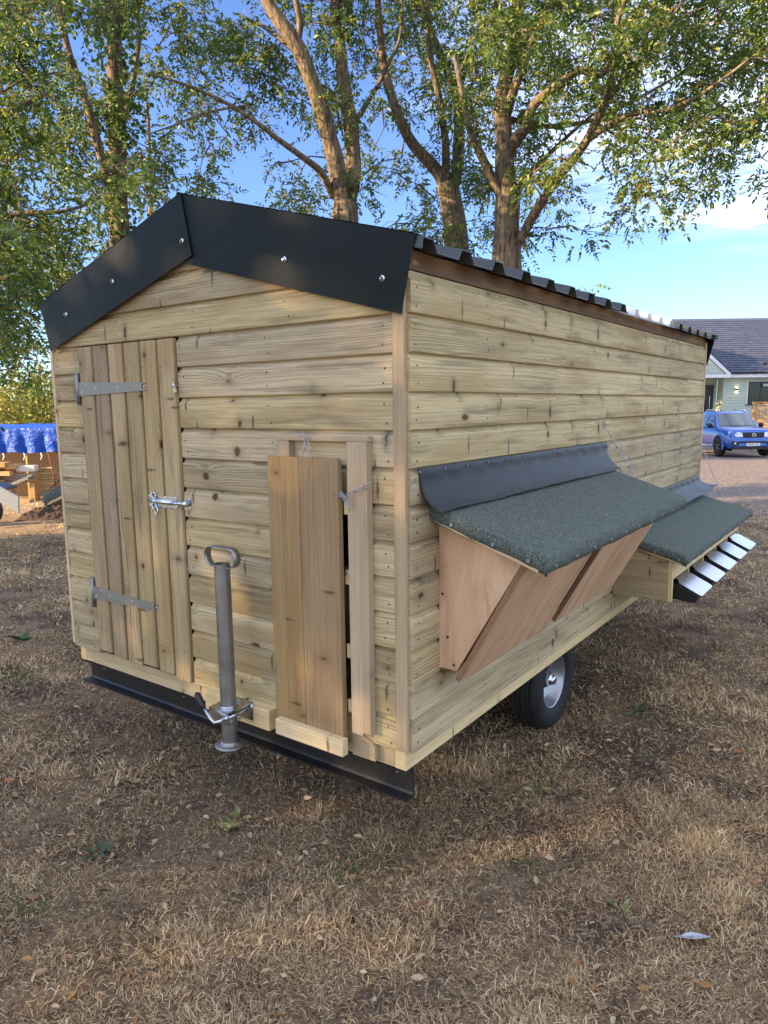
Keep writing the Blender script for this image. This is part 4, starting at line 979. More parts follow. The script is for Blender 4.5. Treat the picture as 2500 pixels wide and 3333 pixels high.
E_.limb([at(-245, 560, 11), at(-120, 430, 10.8), at(30, 360, 10.6), at(150, 300, 10.5)], 0.09, 0.02, 8)
E_.limb([at(-250, 800, 11), at(-130, 760, 10.8), at(40, 700, 10.6), at(190, 690, 10.4), at(300, 660, 10.4)], 0.08, 0.012, 8)
E_.limb([at(-230, 300, 11), at(-100, 150, 10.8), at(60, 60, 10.6), at(160, -60, 10.6)], 0.08, 0.02, 8)
E_.limb([at(-255, 950, 11), at(-120, 960, 10.9), at(20, 980, 10.8), at(130, 1050, 10.7)], 0.06, 0.010, 8)
# where the foliage hangs: rows from above the frame down to the roof, 151 x 113 photograph pixels each
COVER = {-3: '8877777788888777776', -2: '8878777778888777877', -1: '8878877678898877876',
         0: '8987886575889877777', 1: '8876799865899887788', 2: '9887899974887657874', 3: '8988777775786468840',
         4: '8877664685785456540', 5: '9984755674685363100', 6: '9993536774774120000', 7: '9995243475672100000',
         8: '9976232344541000000', 9: '9952111122220000000', 10: '8300000000000000000', 11: '6000000000000000000'}
SHOW = [(q[0], .36) for q in Cx.nodes[:36:3]] + [(q[0], .34) for q in B.nodes[:21:3]] + [(q[0], .3) for q in A.nodes[:16:3]] + [(q[0], .42) for q in A.nodes[16:60:3]] + [(q[0], .30) for q in Cx.nodes if q[0].z < 4.2][::5]
owners = [(E_, -400, 150, 10.7), (D_, 150, 640, 12.4), (A, 640, 1270, 12.0), (B, 1230, 1540, 13.1), (Cx, 1500, 2700, 11.6)]
for row, s_ in COVER.items():
    for ci, ch in enumerate(s_):
        cov_ = int(ch)
        if not cov_: continue
        n_ = {1: 0.6, 2: 1.1, 3: 1.7, 4: 2.4, 5: 3.2, 6: 4.1, 7: 5.2, 8: 6.4, 9: 7.8}[cov_] * 1.04
        n_ = int(n_) + (random.random() < n_ % 1)
        for q in range(n_):
            if q % 4 == 0: sc_ = ((ci - 1) * 151 + random.random() * 151, row * 113 + random.random() * 113, random.gauss(0, 1.0))
            X_ = sc_[0] + random.gauss(0, 42); Y_ = sc_[1] + random.gauss(0, 34)
            ow = [o for o in owners if o[1] - 40 <= X_ <= o[2] + 40]
            if not ow: continue
            T_, _, _, d_ = random.choice(ow)
            p = at(X_, Y_, d_ + sc_[2] + random.gauss(0, .25))
            # keep the sunny side and the view of the two showy limbs fairly open
            hide = False
            for q0, rr_ in SHOW:
                v_ = p - q0; a_ = v_.dot(SUN); 
                if 0.05 < a_ < 5 and (v_ - SUN * a_).length < rr_ and random.random() < .85: hide = True; break
                c_ = (CAM - q0).normalized(); a_ = v_.dot(c_)
                if 0.05 < a_ < 5 and (v_ - c_ * a_).length < rr_ * .75 and random.random() < .75: hide = True; break
            if hide: continue
            T_.clump(p, random.uniform(0.20, 0.36))
# ivy on the stem of the thin left tree
iv = np.array([list(D_.nodes[i][0]) for i in range(0, 36)]); iv = np.repeat(iv, 60, 0) + rng.normal(size=(36*60, 3)) * [0.20, 0.20, 0.14]
ivd = rng.normal(size=iv.shape); ivd[:, 2] -= 0.5; ivL = 0.06 + 0.05 * rng.random(len(iv))
g_ = 'trees behind the hen house'
A.grow('ash tree whose pale trunk forks into a leaning bright limb, behind the roof peak', g_, M_LEAF)
B.grow('ash tree with ivy-dark forked trunk between the leaning tree and the spreading one', g_, M_LEAF)
Cx.grow('spreading ash tree with long bare limbs reaching right over the hen house roof', g_, M_LEAF)
D_.grow('thin ivy-clad ash tree rising behind the left roof slope', g_, M_LEAF, extra=(iv, ivd, ivL, ivL * 0.7, rng.random(len(iv)) * 0.4))
E_.grow('dense dark-leaved ash tree filling the left edge of the picture', g_, M_LEAF)
print('trees', len(bpy.data.objects))

# trees behind the photographer that keep the hen house in the shade
def far_tree(name, base, h, rx, rz, n, leaf, label, group, mat, zc=None):
    T = Tree(base, name); T.limb([T.base, T.base + Vector((.05, .1, h*.35)), T.base + Vector((.1, 0, h*.75)), T.base + Vector((0, .1, h*.95))], 0.04 + h*.022, 0.03, 8)
    for k in range(7):
        a = k * 0.9; z = h * (0.25 + 0.09 * k); T.limb([T.base + Vector((0, 0, z)), T.base + Vector((math.cos(a) * rx*.5, math.sin(a) * rx*.5, z + h*.10)), T.base + Vector((math.cos(a) * rx*.85, math.sin(a) * rx*.85, z + h*.16))], 0.05, 0.012, 5, 3)
    t = empty(name, base, label, 'tree' if 'shrub' not in name and 'bush' not in name else 'shrub', group)
    T.mb.build('trunk', M_BARK, t, recalc=False)
    m = n // 14; c = rng.normal(size=(m, 3)); c /= np.linalg.norm(c, axis=1, keepdims=True); c *= (0.35 + 0.65 * rng.random(m) ** 0.4)[:, None]
    c *= (1 + 0.25 * np.sin(c[:, :1] * 5 + c[:, 1:2] * 7)); c = c * [rx, rx, rz] + [base.x, base.y, base.z + (zc if zc else h * 0.58)]
    p = np.repeat(c, 14, 0) + rng.normal(size=(m*14, 3)) * 0.16 * max(1, rx / 2.2); d = rng.normal(size=p.shape); d[:, 2] -= 0.4
    ok = p[:, 2] > base.z + 0.1; p = p[ok]; d = d[ok]
    L = leaf * (0.7 + 0.6 * rng.random(len(p))); me = leaves_mesh('crown', p, d, L, L * 0.5, np.clip(rng.random(len(p)) * 0.9, 0, .97)); link('crown', me, mat, t)
    return t
# their crowns stand 18 m off towards the sun; two unseen trees, added behind the house, shade the yard and bungalow
sb_ = Vector((-1.0, 2.0, 0)) + Vector((SUN_XY.x, SUN_XY.y, 0)) * 18.0; sp2 = Vector((-SUN_XY.y, SUN_XY.x, 0))
shade_labels = ['leftmost broad tree of the row behind the photographer', 'second broad tree of the row behind the photographer', 'third broad tree of the row behind the photographer', 'rightmost broad tree of the row behind the photographer']
for k_, lb_, n_l in zip((-4.6, -1.6, 1.5, 4.6), shade_labels, (12500, 13500, 12500, 8500)):
    q_ = sb_ + sp2 * k_
    far_tree('broad_tree', Vector((q_.x, q_.y, terrain(q_.x, q_.y) - 0.05)), 8.2, 2.2, 3.4, n_l, 0.19, lb_, 'trees behind the photographer', M_LEAF, zc=4.9)
for X_, D_0, h_, rx_, lb_ in ((7.2, 26.5, 4.8, 1.9, 'added unseen tree that shades the gravel yard, hidden behind the hen house'), (8.8, 33.5, 7.0, 2.6, 'taller added unseen tree that shades the bungalow, hidden behind the hen house')):
    q_ = fr(X_, D_0, 0); q_.z = terrain(q_.x, q_.y); far_tree('added_shade_tree', q_, h_, rx_, h_ * .40, 12000, 0.19, lb_, 'unseen trees added for shade', M_LEAF, zc=h_ * .60)

# ------------------------------------------------------------------ left background: bushes, hills, store of timber
def fb(x, d):
    p = fr(x, d, 0); return Vector((p.x, p.y, terrain(p.x, p.y)))
far_tree('sunlit_shrub', fb(-10.3, 21.5), 3.6, 1.5, 1.5, 9000, 0.11, 'pale yellow-green shrub in the sun behind the blue tarpaulin', 'shrubs behind the timber store', M_LEAF2, zc=1.75)
far_tree('sunlit_shrub', fb(-12.6, 24), 3.0, 1.5, 1.2, 7000, 0.11, 'low sunlit shrub at the left edge beyond the tarpaulin', 'shrubs behind the timber store', M_LEAF2, zc=1.3)
far_tree('sunlit_shrub', fb(-8.2, 23), 4.0, 1.6, 1.7, 7000, 0.11, 'taller shrub mostly hidden behind the left corner of the hen house', 'shrubs behind the timber store', M_LEAF, zc=1.9)
t_ = NT('distant_fields'); n_ = t_.noise(t_.pos(), 0.012, 4); n2_ = t_.noise(t_.pos(), 0.05, 3)
M_HILL = t_.set(Base_Color=t_.mix(t_.smooth(n2_, 0.5, 0.62), t_.ramp(n_, [(0.35, (0.075, 0.10, 0.045)), (0.5, (0.16, 0.16, 0.075)), (0.65, (0.10, 0.12, 0.06))]), (0.03, 0.05, 0.025)), Roughness=0.95)
vs = []; nA = 60
for i in range(nA + 1):
    a = -1.25 + 0.95 * i / nA
    for r_, hh in ((60, 0.0), (110, 0.2), (190, 0.55), (300, 1.0), (420, 1.15)):
        p = fr(math.sin(a) * r_, math.cos(a) * r_, 0); vs.append((p.x, p.y, G - 2.2 + hh * (5.5 + 3.0 * mnoise.noise(Vector((a * 5, r_ * .01, 3)))) * (1 if r_ > 100 else 0)))
hm = MB(); hm.add(vs, [(i*5+k, i*5+k+1, (i+1)*5+k+1, (i+1)*5+k) for i in range(nA) for k in range(4)], True)
hills = hm.build('hills', M_HILL, recalc=False); hills['kind'] = 'structure'

K = 15.0 / 14.0
def lb(x, z, d=15.0):      # measured at 14 m depth, pushed out to d
    k = d / 14.0; return fr(x * k, d, CAM.z + (z - CAM.z) * k)
M_TARP = NT('blue_tarpaulin'); tn = M_TARP.noise(M_TARP.obj(), 16, 4, 0.6, 1.0); M_TARP.bump(tn, 0.8, 0.03)
M_TARP = M_TARP.set(Base_Color=M_TARP.mix(tn, (0.003, 0.050, 0.38), (0.010, 0.120, 0.70)), Roughness=0.36, Specular_IOR_Level=0.35)
gl = fb(-7.6, 15)
store = empty('timber_store', fb(-7.3, 15.2), 'low timber store covered by a shiny blue tarpaulin, left of the hen house', 'shelter')
# tarp: sheared roof and gathered skirt in the camera-aligned frame, x from -9 to -6.2
def tp(x, d, z): return fr(x, d, z)
nx = 120; vs = []; ties = [-8.09, -7.66, -7.26, -6.86, -6.4]
zt_, zb_ = 0.80, 0.27
for i in range(nx + 1):
    x = -9.2 + 3.0 * i / nx
    near = min(abs(x - q) for q in ties); 
    for j in range(14):
        if j < 4:
            d = 16.6 - 1.5 * j / 3; z = zt_ + 0.02 * (3 - j) + 0.02 * mnoise.noise(Vector((x * 3, j, 0)))
        else:
            tie_ = min(ties, key=lambda q: abs(x - q)); t = (j - 3) / 10.0; g = math.exp(-(near / 0.11) ** 2) * t
            xx = x; fold = 0.022 * mnoise.noise(Vector(((x - tie_) / (0.25 + .75 * (1.05 - t)) * 9, tie_ * 3, 2))) * (0.35 + t) + 0.025 * mnoise.noise(Vector((x * 5, t * 4, 2)))
            d = 15.1 + fold + 0.10 * g; z = zt_ - (zt_ - zb_ + 0.012 * math.sin(x * 7.3) - 0.015 * (1 - g)) * t
            tie = min(ties, key=lambda q: abs(x - q)); x_ = x + (tie - x) * 0.35 * t * math.exp(-(near / 0.16) ** 2)
            vs.append(tp(x_, d, z)); continue
        vs.append(tp(x, d, z))
tm = MB(); tm.add(vs, [(i*14+j, (i+1)*14+j, (i+1)*14+j+1, i*14+j+1) for i in range(nx) for j in range(13)], True); tm.build('tarpaulin', M_TARP, store, recalc=False)
def pbox(name, x0, x1, d0, d1, z0, z1, mat, parent=None, rz=0.0, rx=0.0, bev=0.004, lng=True):
    c = fr((x0+x1)/2, (d0+d1)/2, (z0+z1)/2); M = frame(c, RH, FH, ZF) @ Matrix.Rotation(rz, 4, 'Z') @ Matrix.Rotation(rx, 4, 'Y'); h = ((x1-x0)/2, (d1-d0)/2, (z1-z0)/2)
    return MB().box((-h[0], -h[1], -h[2]), h).build(name, mat, parent, M, bevel=bev)
M_BROWN = simple('brown_shade_netting', (0.10, 0.065, 0.045), 0.9, 0, 0.2, 60, 0.4)
M_POSTY = simple('pale_yellow_post', (0.55, 0.42, 0.16), 0.7, 0, 0.3, 8, 0.2)
M_RUST = simple('rusty_rod', (0.16, 0.07, 0.04), 0.8, 0.2, 0.3, 30, 0.4)
M_WHITE = simple('white_plastic_board', (0.62, 0.62, 0.60), 0.5, 0, 0.5, 6, 0.12)
M_GREYW = simple('weathered_grey_plank', (0.26, 0.255, 0.26), 0.8, 0, 0.3, 20, 0.35)
zg = gl.z
pbox('back_netting', -9.2, -6.2, 15.75, 15.78, zg, 0.55, M_BROWN, store)
for x in (-8.5, -7.68, -6.3): pbox('post', x - .02, x + .02, 15.22, 15.26, zg, 0.34, M_POSTY, store)
for x, dz in ((-8.06, .0), (-7.62, 0.0), (-7.26, .03)):
    tmb = MB(); p = tp(x, 15.02, zb_ + .01); tmb.tube([p, p + RH * 0.02 + Vector((0, 0, -.07)), p - RH * 0.015 + Vector((0, 0, -.15))], [0.012, 0.016, 0.012], 6); tmb.build('tie_cord', M_WHITE, store)
# sleepers stacked at the left
spec = [(-8.6, -7.80, 0.02, 0.11, 0), (-8.6, -7.98, -0.13, 0.02, .02), (-8.5, -7.62, -0.02, 0.06, -.03), (-8.5, -7.72, -0.16, -0.07, .02), (-8.6, -8.02, -0.30, -0.15, 0), (-8.6, -7.90, -0.33, -0.245, .02), (-8.6, -8.10, -0.45, -0.33, 0)]
lbs = ['topmost thick sawn timber of the stack left of the tarp store', 'sawn timber block second from top with a light end', 'thin sawn timber jutting right near the top of the timber stack', 'short sawn timber jutting right in the middle of the timber stack', 'thick sawn timber in the lower half of the timber stack', 'sawn timber jutting right near the bottom of the timber stack', 'lowest sawn timber of the stack, just above the trailer']
for i, (x0, x1, z0, z1, rz) in enumerate(spec):
    o = pbox('sawn_timber', x0, x1, 14.55 + 0.05 * (i % 3), 14.85 + .05 * (i % 3), z0, z1, W_SAWN, None, rz); tag(o, lbs[i], 'timber', 'sawn timbers stacked by the store')
o = pbox('white_board_stack', -7.68, -7.30, 14.75, 14.95, -0.09, 0.03, M_WHITE); tag(o, 'short stack of white boards lying beside the round posts', 'boards')
gp = [(-7.85, -7.28, -0.165, -0.135, 0, 'grey plank on top of the low plank pile'), (-7.95, -7.30, -0.215, -0.185, 0, 'grey plank second in the low plank pile'), (-8.0, -7.35, -0.265, -0.235, 0, 'grey plank third in the low plank pile'), (-8.0, -7.45, -0.315, -0.285, 0, 'lowest grey plank of the low plank pile'), (-7.95, -7.28, -0.30, -0.27, -0.38, 'pale grey plank leaning across the low plank pile'), (-7.98, -7.36, -0.35, -0.325, -0.36, 'dark grey plank leaning across the low plank pile, in front')]
for i, (x0, x1, z0, z1, rx, l_) in enumerate(gp):
    o = pbox('grey_plank', x0, x1, 14.72 - .1 * (i > 3), 14.82 - .1 * (i > 3), z0, z1, M_GREYW, None, 0, rx, .002); tag(o, l_, 'plank', 'grey planks by the store')
for x in (-7.9, -7.4): tag(pbox('bearer_block', x, x + .1, 14.7, 14.9, zg - .02, -0.32, W_SAWN), 'timber bearer under the %s end of the grey planks' % ('left' if x < -7.6 else 'right'), 'bearer', 'bearers under the planks')
o = pbox('sawn_offcut', -7.62, -7.25, 14.35, 14.55, zg, zg + .08, W_SAWN); tag(o, 'orange sawn offcut lying on the ground before the plank pile', 'offcut')
# round posts: two stacks, pointed ends towards the gap between them
def rpost(x0, x1, d, z, r, lab, grp, flip):
    c = fr(x0, d, z); M = frame(c, RH, FH, ZF); L = x1 - x0
    prof = [(0, 0), (0, r * .55), (0.05, r), (L - .02, r), (L, r * .85), (L, 0)] if flip else [(0, 0), (0, r * .85), (0.02, r), (L - .05, r), (L, r * .55), (L, 0)]
    mb = MB(); n = 12; vs = []
    for h, rr in prof:
        for k in range(n): a = 2*math.pi*k/n; vs.append((h, rr * math.cos(a), rr * math.sin(a)))
    mb.add(vs, [(i*n+k, i*n+(k+1) % n, (i+1)*n+(k+1) % n, (i+1)*n+k) for i in range(len(prof)-1) for k in range(n)], True)
    o = mb.build('fence_post', W_POST, None, M); tag(o, lab, 'post', grp); return o
for k in range(11):
    z = zg + 0.10 + 0.030 + k * 0.054
    ordn = ['lowest', 'second from the ground', 'third from the ground', 'fourth from the ground', 'fifth from the ground', 'middle one', 'fifth from the top', 'fourth from the top', 'third from the top', 'second from the top', 'topmost'][k]
    rpost(-7.34 + 0.07 * abs(math.sin(k * 2.1)), -6.95 + .02 * math.sin(k * 1.7), 14.95 + .01 * math.sin(k*3), z, 0.0275, 'round peeled post left of the rusty rod, %s of its stack' % ordn, 'round posts left of the rod', True)
    if k < 10: rpost(-6.90 + 0.02 * math.sin(k * 2.3), -6.05, 15.0 + .01 * math.cos(k*2), z, 0.0275, 'round peeled post right of the rusty rod, %s of its stack' % (ordn if k != 9 else 'at the top'), 'round posts right of the rod', True)
for x, w_ in ((-7.2, 'left'), (-6.5, 'right')): tag(pbox('post_bearer', x, x + .08, 14.85, 15.1, zg - .02, zg + .10, W_SAWN), 'timber bearer under the %s stack of round posts' % w_, 'bearer', 'bearers under the posts')
rd = MB(); rd.tube([fr(-7.0, 14.8, 0.30), fr(-6.93, 14.8, -0.1), fr(-6.86, 14.75, zg - .03)], 0.014, 8); tag(rd.build('steel_rod', M_RUST), 'thin rusty rod leaning before the round posts', 'rod')
# trailer at the left edge
M_TRAIL = simple('grey_trailer_steel', (0.33, 0.37, 0.42), 0.45, 0.5, 0.5, 5, 0.15)
tg = fb(-6.1, 11).z
trl = empty('small_trailer', fb(-6.6, 11.1), 'small grey steel trailer cut off by the left edge of the picture', 'trailer')
Mtr = frame(fr(0, 11.0, 0), RH, FH, ZF)
mb = MB(); mb.prism([(-8.2, 0.62), (-6.0, 0.0), (-5.72, -0.165), (-5.74, -0.42), (-5.935, -0.285), (-5.935, -0.30), (-6.03, -0.235), (-8.2, 0.30)], -0.02, 0.02, 'y', Mtr); mb.build('side_panel', M_TRAIL, trl)
mb = MB(); mb.prism([(-8.6, 0.62), (-7.2, 0.28), (-7.2, 0.02), (-8.6, 0.30)], 1.28, 1.32, 'y', Mtr); mb.build('side_panel', M_TRAIL, trl)
MB().prism([(-8.2, 0.30), (-6.4, -0.16), (-6.4, -0.12), (-8.2, 0.34)], 0.021, 1.279, 'y', Mtr).build('trailer_floor', M_BLACKST, trl)
MB().box((-7.6, 0.03, tg + .22), (-6.3, 0.08, tg + .27), Mtr).build('axle', M_BLACKST, trl)
MB().box((-7.0, 0.03, tg + .272), (-6.9, 0.08, 0.06), Mtr).build('axle_bracket', M_BLACKST, trl)
for x_0 in (-6.29, -7.62):
    Mw = frame(fr(x_0, 11.055, tg + 0.245), RH, ZF, -FH)
    tw_ = MB().lathe([(0.15, -.07), (0.20, -.08), (0.245, -.06), (0.25, 0), (0.245, .06), (0.20, .08), (0.15, .07)], 32).build('tyre', M_TYRE, trl, Mw)
    MB().lathe([(0.152, -.06), (0.14, -.02), (0.12, .02), (0.145, .06), (0.155, .068), (0.10, .03), (0.03, .04), (0.0, .04)], 24).build('rim', M_RIM, trl, Mw)
# heap of dug soil
t_ = NT('dug_soil'); n_ = t_.noise(t_.obj(), 14, 5, 0.7); t_.bump(n_, 1.0, 0.06); M_SOIL = t_.set(Base_Color=t_.ramp(n_, [(0.3, (0.035, 0.02, 0.014)), (0.6, (0.10, 0.058, 0.038)), (0.8, (0.18, 0.115, 0.075))]), Roughness=0.95)
vs = []; na, nb = 70, 26
for i in range(na + 1):
    for j in range(nb + 1):
        u = i / na; v = j / nb; x = -6.25 + 1.5 * u; d = 11.5 + 1.3 * v; p = fr(x, d, 0)
        h = max(0, math.sin(math.pi * v)) ** 0.7 * min(1, u * 8, (1 - u) * 8) * (0.17 + 0.06 * mnoise.noise(Vector((x * 3, d * 3, 1))) + 0.08 * mnoise.noise(Vector((x * 9, d * 9, 5))) + 0.04 * mnoise.noise(Vector((x * 22, d * 22, 9))))
        vs.append((p.x, p.y, terrain(p.x, p.y) - 0.03 + h))
hp_ = MB(); hp_.add(vs, [(i*(nb+1)+j, (i+1)*(nb+1)+j, (i+1)*(nb+1)+j+1, i*(nb+1)+j+1) for i in range(na) for j in range(nb)], False)
tag(hp_.build('soil_heap', M_SOIL, recalc=False), 'low heap of crumbly dark brown soil behind the trailer tail', 'soil heap')

# ------------------------------------------------------------------ bungalow on the right
M_SLATE = NT('grey_purple_slate'); sn = M_SLATE.noise(M_SLATE.obj(), 7, 3); so = M_SLATE.new('ShaderNodeObjectInfo').outputs['Random']
M_SLATE = M_SLATE.set(Base_Color=M_SLATE.mix(so, M_SLATE.mix(sn, (0.042, 0.052, 0.088), (0.058, 0.070, 0.112)), (0.075, 0.086, 0.13)), Roughness=0.6, Specular_IOR_Level=0.35)
M_SAGE = NT('sage_green_cladding'); sn = M_SAGE.noise(M_SAGE.obj(), 3, 3); M_SAGE = M_SAGE.set(Base_Color=M_SAGE.mix(sn, (0.42, 0.50, 0.42), (0.52, 0.58, 0.48)), Roughness=0.6)
M_WPAINT = simple('white_paint', (0.78, 0.79, 0.80), 0.45, 0, 0.4, 4, 0.04)
M_GLASSD = simple('dark_window_glass', (0.012, 0.014, 0.017), 0.06, 0, 0.6)
M_FRAMED = simple('anthracite_frame', (0.025, 0.026, 0.03), 0.45)
HD = 36.0; HF = frame(fr(0, HD, 0), RH, FH, ZF)      # local x right, y away, z up
hz0 = fb(17.5, 36).z - 0.05
house = empty('bungalow', fr(18.5, 37.5, hz0), 'pale sage green bungalow with dark slate roof behind the blue pickup', 'house')
def hb(name, lo, hi, mat, parent=house, bev=0.0): return MB().box(lo, hi).build(name, mat, parent, HF, bevel=bev)
XL, XR = 16.98, 24.5
wall = hb('front_wall', (XL, 0.03, hz0), (XR, 0.15, 2.40), M_SAGE)
def clad(x0, x1, z0, z1, par, y=0.0, th=0.028):
    z = z0
    while z < z1 - 0.02:
        zz = min(z + 0.150, z1); mb = MB(); mb.prism([(y + 0.029, z - .012), (y, z), (y + 0.012, zz - .002), (y + 0.029, zz - .002)], x0, x1, 'x'); o = mb.build('board', M_SAGE, par, HF); z += 0.152
clad(XL + .07, 18.16, hz0 + .02, 2.36, wall); clad(18.16, 20.7, hz0 + .02, 0.98, wall); clad(18.16, 20.7, 2.17, 2.36, wall); clad(20.7, XR, hz0 + .02, 2.36, wall)
hb('corner_board', (XL - .03, -0.012, hz0), (XL + .069, 0.06, 2.36), M_SAGE, wall)
win = hb('window', (18.20, 0.005, 1.02), (20.65, 0.029, 2.14), M_FRAMED)
for x0, x1 in ((18.25, 18.78), (18.84, 20.60)): hb('pane', (x0, -0.004, 1.08), (x1, 0.0045, 2.08), M_GLASSD, win)
hb('top_light_frame', (18.86, -0.04, 1.86), (19.9, -0.006, 2.06), M_FRAMED, win); hb('top_light_pane', (18.92, -0.05, 1.90), (19.84, -0.041, 2.02), simple('sky_lit_glass', (0.25, 0.28, 0.33), 0.05, 0.9), win)
hb('window_trim', (18.14, -0.02, 0.99), (18.198, 0.028, 2.17), M_WPAINT, win); hb('window_trim', (18.14, -0.02, 2.142), (20.7, 0.028, 2.168), M_WPAINT, win); hb('sill', (18.12, -0.07, 0.985), (20.72, 0.028, 1.018), M_FRAMED, win)
# side wall of the porch recess and the door wall, set back under the porch gable
rec = hb('porch_wall', (13.2, 0.70, hz0), (XL - .02, 0.82, 2.40), M_SAGE); clad(16.80, XL - .03, hz0 + .02, 2.30, rec, 0.668)
hb('return_wall', (XL - .01, 0.155, hz0), (XL + .10, 0.695, 2.36), M_SAGE)
dr = hb('front_door', (15.7, 0.63, hz0 + .5), (16.78, 0.695, 2.02), M_FRAMED); hb('door_glass', (16.0, 0.618, 0.4), (16.4, 0.629, 1.85), M_GLASSD, dr); hb('door_handle', (16.55, 0.58, 0.75), (16.58, 0.61, 1.45), M_ZINC, dr)
hb('porch_slab', (13.0, -0.4, hz0 - .1), (XL - .04, 0.69, hz0 + .49), simple('grey_paving', (0.28, 0.27, 0.26), 0.85, 0, 0.3, 10, 0.2))
# roof: eaves along the front, ridge behind
RE, RR = (-0.42, 2.62), (4.1, 5.63)      # (y, z) of eaves and ridge
mb = MB(); mb.prism([(RE[0], RE[1] - .03), (RR[0], RR[1] - .03), (8.6, RE[1] - .03), (8.6, RE[1] - .10), (RR[0], RR[1] - .12), (RE[0], RE[1] - .10)], 15.9, 25.2, 'x'); roof = mb.build('roof', M_FRAMED, house, HF)
sl = Vector((0, RR[0] - RE[0], RR[1] - RE[1])); sL = sl.length; sl.normalize(); snn = Vector((1, 0, 0)).cross(sl)
rows = 25; rp = sL / rows; sw = 0.30
slm = MB(); slm.box((-sw/2 + .007, -0.06, 0.0), (sw/2 - .007, rp + .06, 0.022)); sme = slm.mesh('slate')
rest = MB(); cnt = 0; tilt = Matrix.Rotation(0.05, 4, 'X')
todo = []
for r_ in range(rows):
    for c_ in range(32):
        x = 15.9 + sw * (c_ + 0.5 + 0.5 * (r_ % 2))
        if x > 25.2: continue
        p = HF @ (Vector((0, RE[0], RE[1])) + sl * (rp * r_) + Vector((x, 0, 0)) + snn * (-0.004))
        M = HF.to_3x3().to_4x4() @ frame((0, 0, 0), (1, 0, 0), sl, snn); M.translation = p; M = M @ Matrix.Rotation(-0.11, 4, 'X') @ Matrix.Translation((random.uniform(-.002, .002), 0, random.uniform(0, .003)))
        vis = 16.0 < x < 20.9
        todo.append((abs(x - 18.3), M, x))
todo.sort(key=lambda q: q[0])
for i, (_, M, x) in enumerate(todo):
    if i < 300: link('slate', sme, M_SLATE, roof, M)
    else:
        Mi = HF.inverted() @ M; rest.box((-sw/2 + .007, -0.06, 0.0), (sw/2 - .007, rp + .06, 0.022), Mi)
rest.build('more_slates', M_SLATE, roof, HF)['kind'] = 'stuff'
MB().prism([(RR[0] - .16, RR[1] - .07), (RR[0], RR[1] + .055), (RR[0] + .16, RR[1] - .07), (RR[0] + .16, RR[1] - .095), (RR[0], RR[1] + .03), (RR[0] - .16, RR[1] - .095)], 15.86, 25.24, 'x').build('ridge', M_SLATE, roof, HF)
hb('vent', (18.95, 0.05, 2.995), (19.10, 0.22, 3.06), M_FRAMED, roof)
hb('fascia', (16.99, -0.40, 2.33), (25.2, -0.375, 2.515), M_WPAINT); hb('soffit', (16.99, -0.374, 2.34), (25.2, 0.02, 2.36), M_WPAINT)
gt = MB(); gt.lathe([(0.0, 0), (0.055, 0), (0.055, 8.25), (0.0, 8.25)], 14, HF @ frame((16.95, -0.455, 2.56), ZF, -YF, XF)); gu = gt.build('gutter', M_BLACKP, house)
for x in (17.5, 18.3, 19.1, 19.9): hb('gutter_bracket', (x, -0.47, 2.49), (x + .03, -0.401, 2.53), M_BLACKP, gu)
# porch gable with white bargeboards
gy = -0.55
ped = MB().prism([(13.1, 2.52), (16.75, 2.52), (14.93, 4.18)], gy, gy + .05, 'y').build('porch_gable', M_SAGE, house, HF)
z = 2.53
while z < 4.1:
    h_ = (4.18 - z) * 1.096; h2 = (4.18 - z - .15) * 1.096
    if h2 > 0.05: MB().prism([(14.93 - h_, z), (14.93 + h_, z), (14.93 + h2, z + .148), (14.93 - h2, z + .148)], gy - .018, gy - .001, 'y').build('board', M_SAGE, ped, HF)
    z += 0.15
for s in (1, -1):
    mb = MB(); X = lambda x: 14.93 + s * x
    mb.prism([(X(0), 4.42), (X(2.09), 2.53), (X(2.09), 2.33), (X(1.93), 2.33), (X(1.93), 2.46), (X(0), 4.18)], gy - .06, gy - .02, 'y'); mb.build('bargeboard', M_WPAINT, ped, HF)
    MB().prism([(X(0), 4.44), (X(2.16), 2.50), (X(2.16), 2.55), (X(0), 4.50)], gy - .09, 3.6, 'y').build('porch_roof', M_SLATE, ped, HF)
hb('porch_beam', (13.0, gy - .055, 2.33), (16.858, gy - .021, 2.50), M_WPAINT, ped); hb('porch_ceiling', (13.0, gy + .06, 2.36), (16.9, 0.69, 2.40), M_WPAINT, ped)
lamp = hb('wall_lamp', (17.60, -0.09, 1.70), (17.66, -0.0, 1.83), M_FRAMED)
em = NT('lamp_glow'); em.set(Base_Color=(1, .9, .5), Emission_Color=(1.0, 0.85, 0.45), Emission_Strength=16.0)
hb('lamp_lens', (17.608, -0.08, 1.8305), (17.652, -0.01, 1.834), em.m, lamp); hb('lamp_lens', (17.608, -0.08, 1.696), (17.652, -0.01, 1.6995), em.m, lamp)
hb('security_camera', (16.93, -0.20, 2.24), (17.01, -0.08, 2.325), M_WPAINT, house, 0.02)
